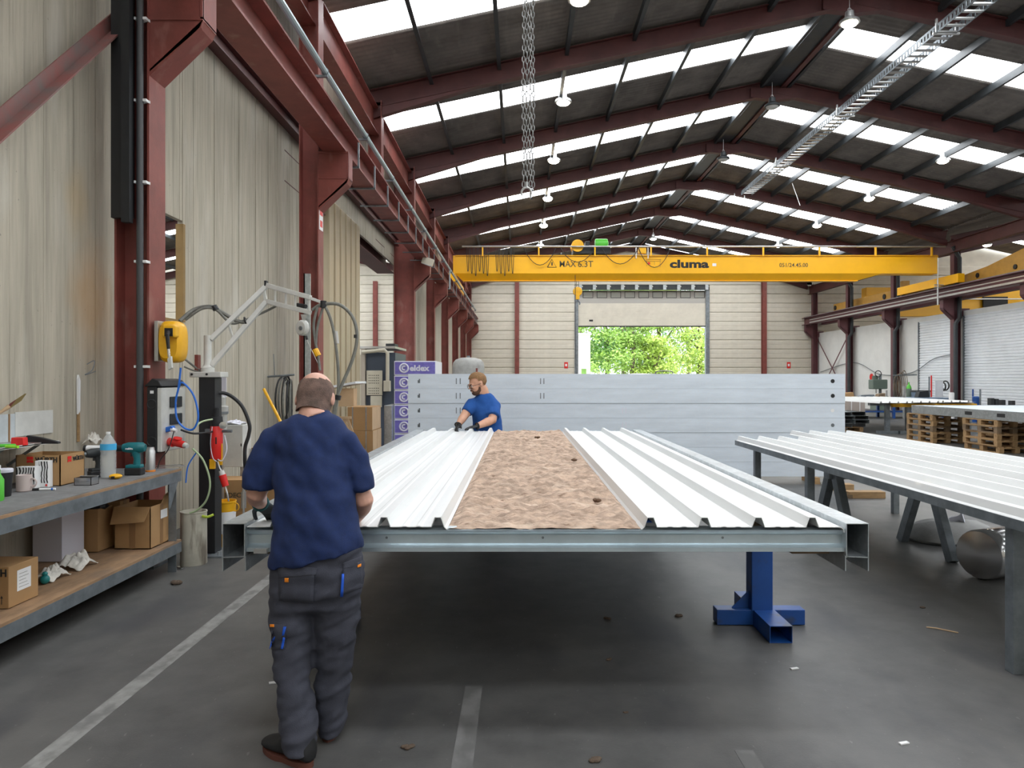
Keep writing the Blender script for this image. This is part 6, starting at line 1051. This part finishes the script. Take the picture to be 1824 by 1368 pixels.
s2 = bpy.data.objects.new('shoe', None); C.objects.link(s2); s2.parent = n1; shoe(s2, (-.855, 3.175, 0), (-.90, 3.44, 0), .050, bootm, solem)
# ---- far worker across the sheet, facing left
Yk = 9.62
def K(px, py, dy=0): return P(px, py, Yk+dy)
n2 = thing('person', 'bearded person in blue T-shirt, glasses and black gloves behind the far end of the sheet', 'person', (-.45, 9.75, 0)); s = 1.22
hf = head_frame(K(851, 683, -.02), (-.86, -.42, -.30), (-.18, -.08, 1)); Lh = hf[0]; body = MB(); add_head(body, hf, s)
body.tube([Lh(0, -.02, -.03), Lh(0, -.045, -.10), K(864, 716, .05)], [.070, .072, .09], 18)
def kring(xl, xr, y, dy, ry, n=24): return pring(xl, y, xr, y, Yk+dy, ry, n)
body.rings([kring(852, 878, 708, .06, .08), kring(846, 886, 718, .06, .12), kring(846, 888, 750, .08, .14), kring(848, 892, 775, .1, .15), kring(848, 892, 800, .1, .15)])
A0, A1, A2 = K(841, 720, .0), K(826, 742, -.12), K(816, 757, -.22); B0, B1, B2 = K(879, 724, .05), K(877, 748, -.12), K(850, 759, -.28)
body.tube([A0, A0+(A1-A0)*.5, A1, A1+(A2-A1)*.3, A2], [.08, .068, .056, .056, .036], 16); body.tube([B0, B0+(B1-B0)*.5, B1, B1+(B2-B1)*.3, B2], [.07, .066, .06, .06, .038], 16)
for xx in (859, 881): body.rings([[V((P(xx, 0, Yk+.1).x+.075*k*math.cos(t), Yk+.1+.075*k*math.sin(t), z)) for t in (2*math.pi*q/16 for q in range(16))] for k, z in ((1.05, .82), (1.0, .6), (.8, .4), (.7, .2), (.6, .06))])
place('body', fuse(body, .010, 4), skinf, n2)
fair = M('light_brown_hair', (.30, .16, .065), .8, var=.4, vs=50, bump=.5, bs=120); beard = M('brown_beard', (.10, .05, .03), .9, var=.3, vs=60)
hair_cap(hf, s, lambda x, y, z: (z > .062 and y < .085) or (y < -.03 and z > -.055) or (z > .03 and y < .02), 1.07, lambda x, y, z: .16*max(0, z/.088)**2*max(0, .4+y/.1)).build('hair', fair, n2, 80)
bm = MB(); bm.ell(Lh(0, .052*s, -.088*s), hf[1]*.052*s, hf[2]*.045*s, hf[3]*.036*s, 18, 12)
for q in (-1, 1): bm.tube([Lh(q*.064*s, .015*s, -.035*s), Lh(q*.06*s, .025*s, -.07*s), Lh(q*.035*s, .055*s, -.098*s)], [.012*s, .018*s, .02*s], 10)
bm.tube([Lh(-.034*s, .088*s, -.066*s), Lh(0, .104*s, -.047*s), Lh(.034*s, .088*s, -.066*s)], [.006*s, .008*s, .006*s], 8)
place('beard', fuse(bm, .006, 2), beard, n2)
for q in (-1, 1):
    MB().ell(Lh(q*.034*s, .088*s, -.006*s), (.011, 0, 0), (0, .011, 0), (0, 0, .011), 10, 8).build('eye', mt['paper'], n2)
    MB().tube([Lh(q*.018*s, .103*s, .014*s), Lh(q*.048*s, .093*s, .015*s)], .006, 6).build('eyebrow', beard, n2)
gls = MB()
for q in (-1, 1): gls.torus(Lh(q*.034*s, .106*s, -.008*s), hf[2], .024*s, .0025*s, 20, 5); gls.tube([Lh(q*.058*s, .104*s, -.004*s), Lh(q*.083*s, .06*s, -.002*s), Lh(q*.086*s, -.005*s, -.002*s)], .0025*s, 5)
gls.tube([Lh(-.01*s, .11*s, -.004*s), Lh(.01*s, .11*s, -.004*s)], .0025*s, 5); gls.build('glasses', mt['textblack'], n2)
shirt = MB(); shirt.rings([kring(852, 873, 700, .05, .095), kring(846, 880, 706, .06, .125), kring(840, 888, 716, .06, .15), kring(839, 892, 728, .06, .165), kring(840, 893, 740, .07, .17), kring(842, 895, 760, .09, .18), kring(846, 897, 778, .1, .19), kring(846, 897, 800, .1, .19)])
shirt.tube([K(850, 716, .04), A0, A0+(A1-A0)*.45, A0+(A1-A0)*.68], [.07, .088, .086, .082], 18); shirt.tube([K(872, 716, .06), B0, B0+(B1-B0)*.45, B0+(B1-B0)*.78], [.08, .105, .105, .10], 18)
so2 = place('shirt', fuse(shirt, .012, 6), shirtf, n2, lambda c: .012*noise.noise(V((c.x*6+c.z*4, c.y*5, c.z*6-c.x*3)))+.006*noise.noise(V((c.x*14, c.y*8, c.z*16))))
tr2 = MB(); tr2.rings([[V((P(870, 0, Yk+.1).x+.19*k*math.cos(t), Yk+.1+.15*k*math.sin(t), z)) for t in (2*math.pi*q/20 for q in range(20))] for k, z in ((.95, .92), (1, .82), (.95, .72))])
for xx in (859, 881): tr2.rings([[V((P(xx, 0, Yk+.1).x+.09*k*math.cos(t), Yk+.1+.09*k*math.sin(t), z)) for t in (2*math.pi*q/16 for q in range(16))] for k, z in ((1.1, .78), (1.05, .6), (.95, .4), (.92, .2), (.95, .05))])
place('trousers', fuse(tr2, .012, 5), trm, n2, fold2)
for W_, d, nr, sd in ((A2, K(810, 772, -.36)-A2, (.6, -.2, -.75), 1), (B2, K(826, 764, -.42)-B2, (-.2, -.2, -1), -1)):
    g = MB(); add_hand(g, W_, d, nr, sd, 1.18, .25 if sd < 0 else .5); go = place('glove', fuse(g, .006, 2), mt['black'], n2); MB().torus(W_, d, .042, .009, 18, 6).build('cuff', mt['black'], go)
for xx in (859, 881): sh_ = bpy.data.objects.new('shoe', None); C.objects.link(sh_); sh_.parent = n2; x_ = P(xx, 0, Yk+.1).x; shoe(sh_, (x_+.05, Yk+.16, 0), (x_-.12, Yk-.07, 0), .052, bootm, solem)
